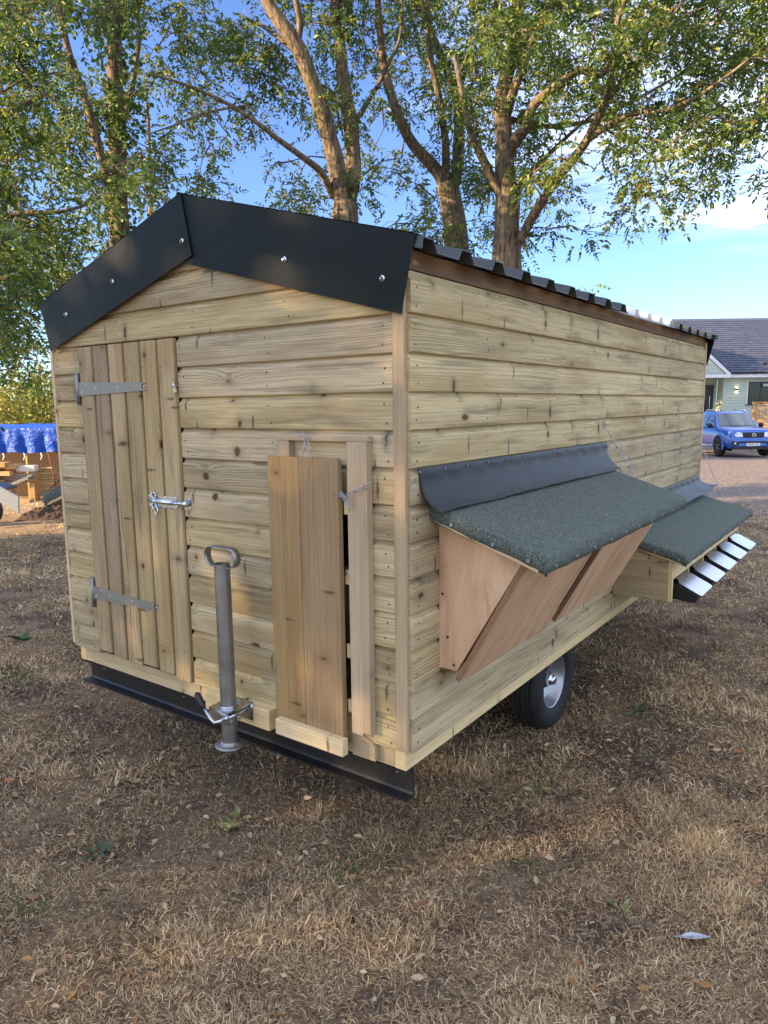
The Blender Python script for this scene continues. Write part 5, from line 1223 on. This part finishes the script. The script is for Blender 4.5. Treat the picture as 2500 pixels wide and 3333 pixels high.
# trellis screen
TF = frame(fr(0, 33.0, 0), RH, FH, ZF)
tgz = fb(17.3, 33).z
trel = empty('trellis_screen', fr(17.6, 33, tgz), 'golden timber trellis screen between the bungalow window and the pickup', 'trellis')
MB().box((16.95, -.05, tgz - .1), (17.06, .05, 1.15)).build('post', W_TREL, trel, TF)
MB().box((18.95, -.05, tgz - .1), (19.06, .05, 1.15)).build('post', W_TREL, trel, TF)
MB().box((17.062, -.03, 1.06), (18.948, .03, 1.14)).build('rail', W_TREL, trel, TF); MB().box((17.062, -.03, 0.20), (18.948, .03, 0.27)).build('rail', W_TREL, trel, TF); MB().box((17.062, -.03, -0.6), (18.948, .03, -0.52)).build('rail', W_TREL, trel, TF)
hsl = MB().box((-0.943, -0.012, -0.036), (0.943, 0.002, 0.036)).mesh('slat'); vsl = MB().box((-0.036, 0.003, -0.83), (0.036, 0.016, 0.83)).mesh('slat')
for k in range(11): link('slat', hsl, W_TREL, trel, TF @ Matrix.Translation((18.005, 0, -0.45 + k * 0.145)))
for k in range(13): link('slat', vsl, W_TREL, trel, TF @ Matrix.Translation((17.13 + k * 0.145, 0, 0.26)))
far_tree('low_bush', fr(17.9, 31.9, fb(17.9, 31.9).z), 1.1, 0.8, 0.42, 3500, 0.07, 'low yellow-green bush at the foot of the trellis', None, M_LEAF2, zc=0.72)

# ------------------------------------------------------------------ blue pickup
M_PAINT = NT('blue_car_paint'); pn = M_PAINT.noise(M_PAINT.obj(), 900, 1)
M_PAINT = M_PAINT.set(Base_Color=M_PAINT.mix(pn, (0.010, 0.090, 0.42), (0.016, 0.130, 0.56)), Metallic=0.2, Roughness=0.30, Coat_Weight=1.0, Coat_Roughness=0.04)
M_CGLASS = simple('tinted_car_glass', (0.03, 0.05, 0.07), 0.04, 0.0, 0.9, coat=1.0)
M_CHROME = simple('chrome', (0.75, 0.76, 0.78), 0.1, 1.0)
M_HLAMP = simple('headlamp_lens', (0.62, 0.62, 0.60), 0.12, 0.5, 0.8, 9, 0.35, 0.3)
M_PLATE = simple('white_number_plate', (0.80, 0.80, 0.76), 0.4)
M_PTEXT = simple('plate_lettering', (0.02, 0.02, 0.02), 0.5)
M_ALLOY = simple('dark_alloy', (0.05, 0.05, 0.055), 0.35, 0.6)
cpos = fr(14.20, 27.45, 0); cpos.z = terrain(cpos.x, cpos.y) + 0.01
cyaw = Matrix.Rotation(math.radians(-2.0), 4, 'Z')
CFm = frame(cpos, -RH, -FH, ZF) @ cyaw
car = empty('pickup_truck', cpos, 'blue double-cab pickup truck parked on the gravel, nose towards the camera', 'pickup')
def cb_(mb, name, mat, parent=car, bev=0.0): return mb.build(name, mat, parent, CFm, bevel=bev)
st = [(0.00, .66, .36, .46, .56, .62), (-0.02, .74, .33, .50, .68, .735), (-0.05, .80, .33, .52, .80, .90), (-0.08, .84, .32, .55, .90, 1.02), (-0.20, .89, .32, .60, .955, 1.075), (-0.45, .92, .32, .62, .985, 1.115), (-0.9, .93, .32, .64, 1.00, 1.150), (-1.35, .925, .32, .64, 1.015, 1.17), (-2.2, .925, .32, .64, 1.03, 1.14), (-3.5, .925, .34, .64, 1.04, 1.12), (-5.1, .91, .40, .66, 1.03, 1.10), (-5.2, .88, .45, .66, 1.0, 1.06)]
vs = []; NP = 15
for y, w, zb, zm, zs, zt in st:
    half = [(0, zb), (w*.80, zb), (w*.96, zb+.08), (w, zm), (w*.992, zs - .12), (w*.965, zs), (w*.86, zt - .018), (w*.5, zt + .012)]
    ring = half + [(0, zt + .018)] + [(-x, z) for x, z in half[:0:-1]]
    NP = len(ring); vs += [(x, y, z) for x, z in ring]
bm2 = MB(); ns = len(st)
bm2.add(vs, [(i*NP+k, i*NP+(k+1) % NP, (i+1)*NP+(k+1) % NP, (i+1)*NP+k) for i in range(ns-1) for k in range(NP)] + [tuple(range(NP)), tuple((ns-1)*NP+k for k in range(NP))], True)
body = cb_(bm2, 'body', M_PAINT)
# cab
nc = 11; vs = []
def cabrow(y, z, w, bow): return [(w * (2*i/(nc-1) - 1), y - bow * (2*i/(nc-1) - 1) ** 2, z + 0.02 * (1 - (2*i/(nc-1) - 1) ** 2)) for i in range(nc)]
rowsC = [cabrow(-1.08, 1.12, .83, .20), cabrow(-1.90, 1.685, .655, .12), cabrow(-2.05, 1.735, .63, .06), cabrow(-2.6, 1.765, .62, 0), cabrow(-3.15, 1.74, .62, -.03), cabrow(-3.45, 1.10, .84, -.03)]
for r_ in rowsC: vs += r_
cab = MB(); nr = len(rowsC); fcs = [(i*nc+k, i*nc+k+1, (i+1)*nc+k+1, (i+1)*nc+k) for i in range(nr-1) for k in range(nc-1)]
fcs += [tuple(i*nc for i in range(nr)), tuple(i*nc + nc-1 for i in range(nr))[::-1]]
cab.add(vs, fcs, False); cb_(cab, 'cab', M_PAINT)
# windscreen and side glass, a few millimetres proud of the cab
ws = []; a0, a1 = rowsC[0], rowsC[1]
for t in (0.06, 0.35, 0.65, 0.93):
    for i in range(nc):
        k = 2*i/(nc-1) - 1; kk = 0.90 * k; f = (kk + 1) / 2 * (nc - 1); j = min(int(f), nc-2); u = f - j
        p = (Vector(a0[j]).lerp(Vector(a0[j+1]), u)).lerp(Vector(a1[j]).lerp(Vector(a1[j+1]), u), t); ws.append(p + Vector((0, 0.010, 0.014)))
wsm = MB(); wsm.add(ws, [(i*nc+k, i*nc+k+1, (i+1)*nc+k+1, (i+1)*nc+k) for i in range(3) for k in range(nc-1)], True); cb_(wsm, 'windscreen', M_CGLASS)
for s in (1, -1):
    def sp_(y, z):      # point on the sloping cab side
        t = (z - 1.12) / 0.62; return (s * (.845 + (.635 - .845) * t), y, z)
    for poly in ([(-1.62, 1.17), (-1.98, 1.60), (-2.36, 1.64), (-2.36, 1.17)], [(-2.44, 1.17), (-2.44, 1.64), (-3.10, 1.62), (-3.22, 1.17)]):
        g = MB(); pts = [Vector(sp_(y, z)) for y, z in poly]; nn = Vector((s, 0, .33)).normalized() * .012
        g.add([p + nn for p in pts] + [p - nn for p in pts], [(0, 1, 2, 3), (7, 6, 5, 4), (0, 4, 5, 1), (1, 5, 6, 2), (2, 6, 7, 3), (3, 7, 4, 0)]); cb_(g, 'side_window', M_CGLASS)
    m = MB(); m.tube([(s*.86, -1.62, 1.15), (s*.98, -1.60, 1.17)], .03, 8); m.tube([(s*.95, -1.60, 1.20), (s*1.03, -1.59, 1.215), (s*1.12, -1.60, 1.205)], [.07, .095, .055], 12); cb_(m, 'door_mirror', M_BLACKP)
    rr = MB(); rr.tube([(s*.58, -2.02, 1.73), (s*.58, -2.16, 1.81), (s*.58, -3.0, 1.82), (s*.58, -3.15, 1.75)], .022, 8); cb_(rr, 'roof_rail', M_CHROME)
    # headlamp
    hl = MB(); cols = [(.40, .012, .80, .955), (.56, -.012, .80, .985), (.72, -.05, .815, 1.00), (.86, -.15, .86, 1.00)]
    V_ = []
    for x, y, z0, z1 in cols: V_ += [(s*x, y, z0), (s*x, y - .05, z1), (s*x, y - .12, z1), (s*x, y - .12, z0)]
    hl.add(V_, [(4*i+a, 4*i+(a+1) % 4, 4*(i+1)+(a+1) % 4, 4*(i+1)+a) for i in range(3) for a in range(4)] + [(0, 1, 2, 3), (15, 14, 13, 12)]); h_ = cb_(hl, 'headlight', M_HLAMP)
    MB().lathe([(.0, 0.0), (.05, 0.0), (.058, .012), (.05, .02)], 16, CFm @ frame((s*.66, -.022, .885), (1, 0, 0), (0, 0, 1), (0, -1, 0)) @ Matrix.Rotation(math.pi, 4, 'X')).build('projector', M_CHROME, h_)
    fg = MB(); fg.prism([(s*.46, .59), (s*.80, .64), (s*.80, .52), (s*.70, .455), (s*.58, .47)], -.06, .022, 'y'); f_ = cb_(fg, 'fog_lamp_surround', M_BLACKP)
    MB().lathe([(.045, 0), (.045, .01), (.03, .016), (0, .018)], 14, CFm @ frame((s*.69, .022, .545), (-1, 0, 0), (0, 0, 1), (0, 1, 0))).build('fog_lamp', M_HLAMP, f_)
    # side step, arches, wheels
    sb = MB(); sb.tube([(s*.93, -1.5, .42), (s*.97, -1.6, .40), (s*.97, -3.2, .40), (s*.93, -3.3, .42)], .035, 8); cb_(sb, 'side_step', M_CHROME)
    for yw in (-0.92, -4.07):
        ar = MB(); N = 20; V_ = []
        for k in range(N + 1):
            a = -0.25 + (math.pi + 0.5) * k / N; c_, s_ = math.cos(a), math.sin(a)
            for r_, x in ((.42, .90), (.42, .965), (.47, .972), (.50, .935)): V_.append((s*x, yw + r_*c_, .40 + r_*s_))
        ar.add(V_, [(4*i+a, 4*i+a+1, 4*(i+1)+a+1, 4*(i+1)+a) for i in range(N) for a in range(3)], True); cb_(ar, 'wheel_arch', M_PAINT)
        wl_ = MB(); wl_.lathe([(0, 0), (.425, 0), (.425, .008), (0, .008)], 30, frame((s*.928, yw, .40), (0, 1, 0), (0, 0, 1), (s, 0, 0)) if s > 0 else frame((s*.928, yw, .40), (0, -1, 0), (0, 0, 1), (s, 0, 0))); cb_(wl_, 'painted_wheel_well', M_DARK)  # dark disc on the solid body stands in for the arch's shade
        wf = CFm @ frame((s*.86, yw, .383), (0, s, 0), (0, 0, 1), (s, 0, 0))
        wh = MB().lathe([(.22, -.12), (.30, -.125), (.365, -.10), (.383, -.06), (.383, .06), (.365, .10), (.30, .122), (.235, .115)], 36, wf).build('wheel', M_TYRE, car)
        rmx = MB(); rmx.lathe([(.24, .10), (.235, .06), (.20, .04), (0.05, .05), (0, .055)], 30, wf)
        for k in range(6):
            a = k * math.pi / 3; rmx.prism([(-.03, .03), (.03, .03), (.045, .23), (-.045, .23)], .075, .105, 'z', wf @ Matrix.Rotation(a, 4, 'Z'))
        rmx.build('rim', M_ALLOY, wh)
gr = MB(); gr.box((-.40, -.10, .775), (.40, .012, .965)); gg = cb_(gr, 'grille', M_BLACKP)
for z in (.80, .84, .88, .92): cb_(MB().box((-.385, .012, z), (.385, .022, z + .012)), 'grille_bar', M_ALLOY, gg)
for s in (1, -1):
    v = MB(); v.prism([(s*.17, .955), (s*.22, .955), (s*.13, .775), (s*.085, .775)], .0225, .032, 'y'); cb_(v, 'grille_trim', M_ALLOY, gg)
bdg = MB(); bdg.tube([(.075*math.cos(a), .038, .872 + .058*math.sin(a)) for a in np.linspace(0, 2*math.pi, 25)[:-1]], .011, 8, closed=True); bdg.box((-.088, .030, .860), (.088, .046, .884)); cb_(bdg, 'badge', M_CHROME, gg)
lg = MB(); lg.prism([(-.46, .555), (.46, .555), (.52, .635), (-.52, .635)], -.05, .020, 'y'); cb_(lg, 'lower_grille', M_BLACKP)
lp_ = MB(); lp_.prism([(-.70, .315), (.70, .315), (.78, .40), (.45, .43), (-.45, .43), (-.78, .40)], -.10, .012, 'y'); cb_(lp_, 'lower_bumper', M_BLACKP)
pl = cb_(MB().box((-.26, .022, .45), (.26, .032, .562)), 'number_plate', M_PLATE)
tcv = bpy.data.curves.new('plate_text', 'FONT'); tcv.body = 'DN20 CJZ'; tcv.size = 0.105; tcv.align_x = 'CENTER'; tcv.align_y = 'CENTER'; tcv.extrude = 0.001
tob = bpy.data.objects.new('tmp_text', tcv); COL.objects.link(tob); bpy.context.view_layer.update()
tme = bpy.data.meshes.new_from_object(tob.evaluated_get(bpy.context.evaluated_depsgraph_get())); bpy.data.objects.remove(tob)
link('lettering', tme, M_PTEXT, pl, CFm @ frame((0, .034, .506), (-1, 0, 0), (0, 0, 1), (0, 1, 0)))
for s in (1, -1):
    cb_(MB().box((s*.35 - .2, -2.45, 1.0), (s*.35 + .2, -2.3, 1.50)), 'seat', M_BLACKP)
w_ = MB(); w_.tube([(-.55, -1.02, 1.205), (0.0, -0.93, 1.215)], .008, 6); w_.tube([(0.05, -0.93, 1.215), (.6, -1.03, 1.20)], .008, 6); cb_(w_, 'wiper', M_BLACKP)

# ------------------------------------------------------------------ grass, litter, weeds
t = NT('dry_grass_blade'); at_ = t.new('ShaderNodeAttribute', attribute_name='rnd')
gcol = t.ramp(at_.outputs['Fac'], [(0.0, (0.050, 0.029, 0.019)), (0.22, (0.20, 0.130, 0.072)), (0.50, (0.50, 0.355, 0.190)), (0.75, (0.75, 0.565, 0.320)), (0.90, (0.88, 0.72, 0.47)), (0.93, (0.12, 0.145, 0.055)), (1.0, (0.060, 0.105, 0.030))])
t.set(Base_Color=gcol, Roughness=0.75, Specular_IOR_Level=0.2)
tr = t.new('ShaderNodeBsdfTranslucent'); t.l.new(gcol, tr.inputs['Color']); mx = t.new('ShaderNodeMixShader'); mx.inputs[0].default_value = 0.25
t.l.new(t.b.outputs[0], mx.inputs[1]); t.l.new(tr.outputs[0], mx.inputs[2]); t.l.new(mx.outputs[0], t.out.inputs[0]); M_GRASS = t.m
def sector(n, r0, r1, half=math.radians(41)):
    a = (rng.random(n) * 2 - 1) * half; r = np.sqrt(r0*r0 + rng.random(n) * (r1*r1 - r0*r0))
    x = CAM.x + FH.x * r * np.cos(a) + RH.x * r * np.sin(a); y = CAM.y + FH.y * r * np.cos(a) + RH.y * r * np.sin(a); return x, y, r
BL = dict(x=[], y=[], z=[], L=[], w=[], lean=[], az=[], c=[])
for r0, r1, n_t, nb, Ls, wmin in ((0.9, 3.2, 18000, 14, 1.05, .0028), (3.2, 6.0, 24000, 9, 1.15, .0043), (6.0, 11.0, 20000, 7, 1.3, .0072), (11.0, 24.0, 13000, 6, 1.7, .012)):
    x, y, r = sector(n_t, r0, r1)
    for xi, yi in zip(x, y):
        if xi > -5.5 and yi + 0.25 * xi > 12.0: continue
        m = 0.5 + 0.5 * mnoise.noise(Vector((xi * 6.0, yi * 6.0, 3))); m2 = 0.5 + 0.5 * mnoise.noise(Vector((xi * 1.6, yi * 1.6, 8))); m3 = 0.5 + 0.5 * mnoise.noise(Vector((xi * .45, yi * .45, 13)))
        dens = m * 0.60 + m2 * 0.55 + m3 * 0.30
        if dens < (0.60 if r0 < 3 else 0.55) + random.gauss(0, 0.10): continue
        z = gz(xi, yi); up = max(0.0, min(1.0, (dens - 0.78) * 4)); k = max(4, int(nb * (0.45 + 0.75 * dens)))
        base = min(0.86, max(0.1, -0.05 + 0.72 * dens + random.gauss(0, .13))); grn = mnoise.noise(Vector((xi * 1.9, yi * 1.9, 20))) > 0.47
        s_ = 0.034
        for q in range(k):
            BL['x'].append(xi + random.gauss(0, s_)); BL['y'].append(yi + random.gauss(0, s_)); BL['z'].append(z)
            BL['L'].append(Ls * random.uniform(0.016, 0.052) * (0.7 + 0.65 * up)); BL['w'].append(wmin * random.uniform(0.7, 1.4)); BL['lean'].append(random.uniform(0.95, 1.62) if random.random() > 0.45 * up + .10 else random.uniform(0.3, 1.0)); BL['az'].append(random.random() * 6.2832)
            BL['c'].append(random.uniform(.93, 1.0) if grn and random.random() < .5 else min(.90, max(0, random.gauss(base, .22))))
    print('ring', r0, len(BL['x']))
Bx = {k: np.array(v) for k, v in BL.items()}; n = len(Bx['x'])
dx = np.cos(Bx['az']); dy = np.sin(Bx['az']); sl_ = np.sin(Bx['lean']); cl_ = np.cos(Bx['lean'])
p0 = np.stack([Bx['x'], Bx['y'], Bx['z'] - 0.003], 1)
m1 = p0 + np.stack([dx * sl_ * .55, dy * sl_ * .55, cl_ * .55 + .06], 1) * Bx['L'][:, None]
l2 = np.minimum(1.75, Bx['lean'] + rng.normal(size=n) * .36 + .2); tw_ = Bx['az'] + rng.normal(size=n) * .38
tip = m1 + np.stack([np.cos(tw_) * np.sin(l2), np.sin(tw_) * np.sin(l2), np.cos(l2)], 1) * (Bx['L'] * .5)[:, None]
tip[:, 2] = np.maximum(tip[:, 2], p0[:, 2] + .005)
fl = Bx['az'] + rng.normal(size=n) * .8; sd = np.stack([-np.sin(fl), np.cos(fl), rng.normal(size=n) * .3], 1) * (Bx['w'] / 2)[:, None]
V = np.stack([p0 - sd, p0 + sd, m1 + sd * .9, m1 - sd * .9, tip], 1).reshape(-1, 3)
bi = (np.arange(n) * 5)[:, None]; loops = np.concatenate([bi + np.array([[0, 1, 2, 3]]), bi + np.array([[3, 2, 4]])], 1).ravel()
starts = (np.arange(n)[:, None] * 7 + np.array([[0, 4]])).ravel(); totals = np.tile([4, 3], n)
gme = npmesh('dry_grass', V, loops, starts, totals, np.repeat(Bx['c'], 5)); go = link('dry_grass', gme, M_GRASS); tag(go, 'short dry straw-coloured grass on bare brown soil', 'grass', kind='stuff')
# fallen leaves and stem bits, strewn flat
t = NT('leaf_litter'); at_ = t.new('ShaderNodeAttribute', attribute_name='rnd')
M_LIT = t.set(Base_Color=t.ramp(at_.outputs['Fac'], [(0.0, (0.08, 0.04, 0.018)), (0.3, (0.22, 0.13, 0.06)), (0.6, (0.45, 0.33, 0.19)), (0.75, (0.50, 0.38, 0.23)), (0.9, (0.26, 0.15, 0.05)), (1.0, (0.30, 0.12, 0.03))]), Roughness=0.7)
x1, y1, r1_ = sector(17000, 0.9, 4.5); x2, y2, r2_ = sector(12000, 4.0, 12); x = np.concatenate([x1, x2]); y = np.concatenate([y1, y2])
z = np.array([gz(a, b) for a, b in zip(x, y)]) + 0.010 + rng.random(len(x)) * .012; d = rng.normal(size=(len(x), 3)); d[:, 2] *= .2
big_ = rng.random(len(x)) < .10; L = np.where(big_, .034, .026) * (0.5 + .9 * rng.random(len(x))); tone_ = np.where(big_, rng.random(len(x)), .35 + .40 * rng.random(len(x)))
lme = leaves_mesh('leaf_litter', np.stack([x, y, z], 1), d, L, L * np.where(big_, .42, .10), tone_, roll=np.tile([0, 0, 1.0], (len(x), 1)))
tag(link('leaf_litter', lme, M_LIT), 'dry fallen leaflets and straw bits strewn over the soil', 'leaf litter', kind='stuff')
# pebbles
pm = MB(); ico = [(0, 0, 1), (.9, 0, .4), (.28, .85, .4), (-.72, .53, .4), (-.72, -.53, .4), (.28, -.85, .4), (.72, .53, -.4), (-.28, .85, -.4), (-.9, 0, -.4), (-.28, -.85, -.4), (.72, -.53, -.4), (0, 0, -1)]
icf = [(0, 1, 2), (0, 2, 3), (0, 3, 4), (0, 4, 5), (0, 5, 1), (1, 6, 2), (2, 7, 3), (3, 8, 4), (4, 9, 5), (5, 10, 1), (6, 7, 2), (7, 8, 3), (8, 9, 4), (9, 10, 5), (10, 6, 1), (11, 7, 6), (11, 8, 7), (11, 9, 8), (11, 10, 9), (11, 6, 10)]
x, y, r = sector(1600, 0.9, 6)
for a, b in zip(x, y):
    s = random.uniform(.002, .007) if random.random() < .9 else random.uniform(.006, .012); zz = gz(a, b); sx_, sy_ = random.uniform(.7, 1.5), random.uniform(.6, 1.2); pm.add([(a + p[0]*s*sx_, b + p[1]*s*sy_, zz + s*.2 + p[2]*s*.6) for p in ico], icf, True)
tag(pm.build('pebbles', simple('pebble', (0.095, 0.062, 0.044), 0.9, 0, 0.2, 25, 0.6), recalc=False), 'small stones lying in the bare soil', 'pebbles', kind='stuff')
def gp_(px_, py_):
    r = CF + CR * ((px_ - 1250) / FPX) - CU * ((py_ - 1666.5) / FPX); t_ = (G - CAM.z) / r.z; p = CAM + r * t_; return Vector((p.x, p.y, gz(p.x, p.y)))
M_WEED = simple('weed_leaf', (0.055, 0.095, 0.028), 0.5, 0, 0.4, 30, 0.3); M_WEEDY = simple('wilting_leaf', (0.21, 0.215, 0.075), 0.55, 0, 0.4, 30, 0.3); M_WEEDD = simple('dark_sprig_leaf', (0.045, 0.07, 0.035), 0.5, 0, 0.4, 30, 0.3)
def sprig(name, px_, py_, n, L, W, mat, label, up=0.3, cat='weed'):
    p = gp_(px_, py_); mb = MB()
    for k in range(n):
        vs, fs = leaf_shape(L * random.uniform(.7, 1.2), W * random.uniform(.7, 1.1), random.uniform(-.1, .25)); a = 6.283 * k / n + random.uniform(-.4, .4)
        M = Matrix.Translation(p + Vector((random.gauss(0, .012), random.gauss(0, .012), .012))) @ Matrix.Rotation(a, 4, 'Z') @ Matrix.Rotation(-random.uniform(.0, up * 2), 4, 'Y') @ Matrix.Rotation(random.gauss(0, .4), 4, 'X')
        mb.add([M @ Vector(v) for v in vs], fs, True)
    tag(mb.build(name, mat, None, recalc=False), label, cat); return mb
sprig('green_weed', 2075, 2320, 8, .085, .022, M_WEED, 'bright green weed sprig on the soil right of the wheel', .45)
sprig('green_weed', 70, 2085, 7, .13, .04, M_WEED, 'green leafy weed at the left edge of the grass', .3)
sprig('green_weed', 325, 2790, 9, .07, .022, M_WEEDD, 'dark green feathery sprig in the lower left of the grass', .25)
sprig('green_weed', 2120, 2480, 7, .05, .012, M_WEED, 'small grey-green grass tuft below the sprig by the wheel', .5)
sprig('wilted_sprig', 745, 2700, 6, .06, .032, M_WEEDY, 'pale yellow-green wilted leaves below the jack foot', .2, 'leaf')
sprig('wilted_sprig', 790, 2660, 3, .06, .032, M_WEEDY, 'small wilted leaf pair just right of the pale wilted sprig', .2, 'leaf')
sprig('fallen_leaf', 1315, 2855, 1, .055, .03, M_WEEDY, 'yellow-green fallen leaf in the middle of the foreground grass', .15, 'leaf')
sprig('fallen_leaf', 1280, 2815, 1, .04, .024, M_WEEDY, 'smaller yellow-green leaf just above the foreground one', .15, 'leaf')
sprig('wilted_sprig', 1755, 2585, 5, .05, .028, M_WEEDY, 'yellowing sprig beside the sunlit straw patch', .2, 'leaf')
sprig('wilted_sprig', 2020, 2960, 5, .04, .022, M_WEEDY, 'pale green sprig in the lower right of the grass', .2, 'leaf')
sprig('fallen_leaf', 2390, 2455, 1, .045, .02, simple('orange_leaf', (0.50, 0.17, 0.03), 0.6), 'single orange fallen leaf near the right edge', .1, 'leaf')
M_FEATH = simple('grey_feather', (0.42, 0.45, 0.50), 0.6, 0, 0.3, 60, 0.25)
p = gp_(2210, 3065); mb = MB(); vs, fs = leaf_shape(.095, .030, .04); M = Matrix.Translation(p + Vector((0, 0, .02))) @ Matrix.Rotation(0.55, 4, 'Z'); mb.add([M @ Vector(v) for v in vs], fs, True); mb.tube([M @ Vector((-.02, 0, 0)), M @ Vector((.09, 0, .006))], .0012, 5)
tag(mb.build('feather', M_FEATH, None, recalc=False), 'single grey feather lying in the lower right of the grass', 'feather')
for (xa, ya, xb, yb, r_, lab) in ((1352, 2725, 1372, 2660, .0045, 'short dry twig standing out below the front beam corner'), (1130, 2960, 1210, 3080, .006, 'broken brown twig lying in the sunlit straw at the bottom'), (1060, 2935, 1100, 3030, .003, 'thin curved twig left of the broken brown one'), (1790, 2990, 1890, 2985, .003, 'thin pale twig lying flat in the lower right')):
    a = gp_(xa, ya) + Vector((0, 0, .012)); b_ = gp_(xb, yb) + Vector((0, 0, .018)); mb = MB(); mb.tube([a, a.lerp(b_, .4) + Vector((.006, 0, .010)), a.lerp(b_, .75) + Vector((-.004, .004, .006)), b_], [r_, r_*1.05, r_*.9, r_*.7], 7)
    tag(mb.build('twig', M_BARK, None, recalc=False), lab, 'twig')
for px_, d_, zt_, lab in ((2040, 0, 0, 'green leaf lying on the felt of the nearer lid'),):
    mb = MB(); vs, fs = leaf_shape(.055, .018, .05); M = Matrix.Translation(Vector((0.13, 1.72, 0.7935))) @ Matrix.Rotation(1.9, 4, 'Z') @ Matrix.Rotation(.1, 4, 'X'); mb.add([M @ Vector(v) for v in vs], fs, True)
    tag(mb.build('fallen_leaf', M_WEED, None, recalc=False), lab, 'leaf')
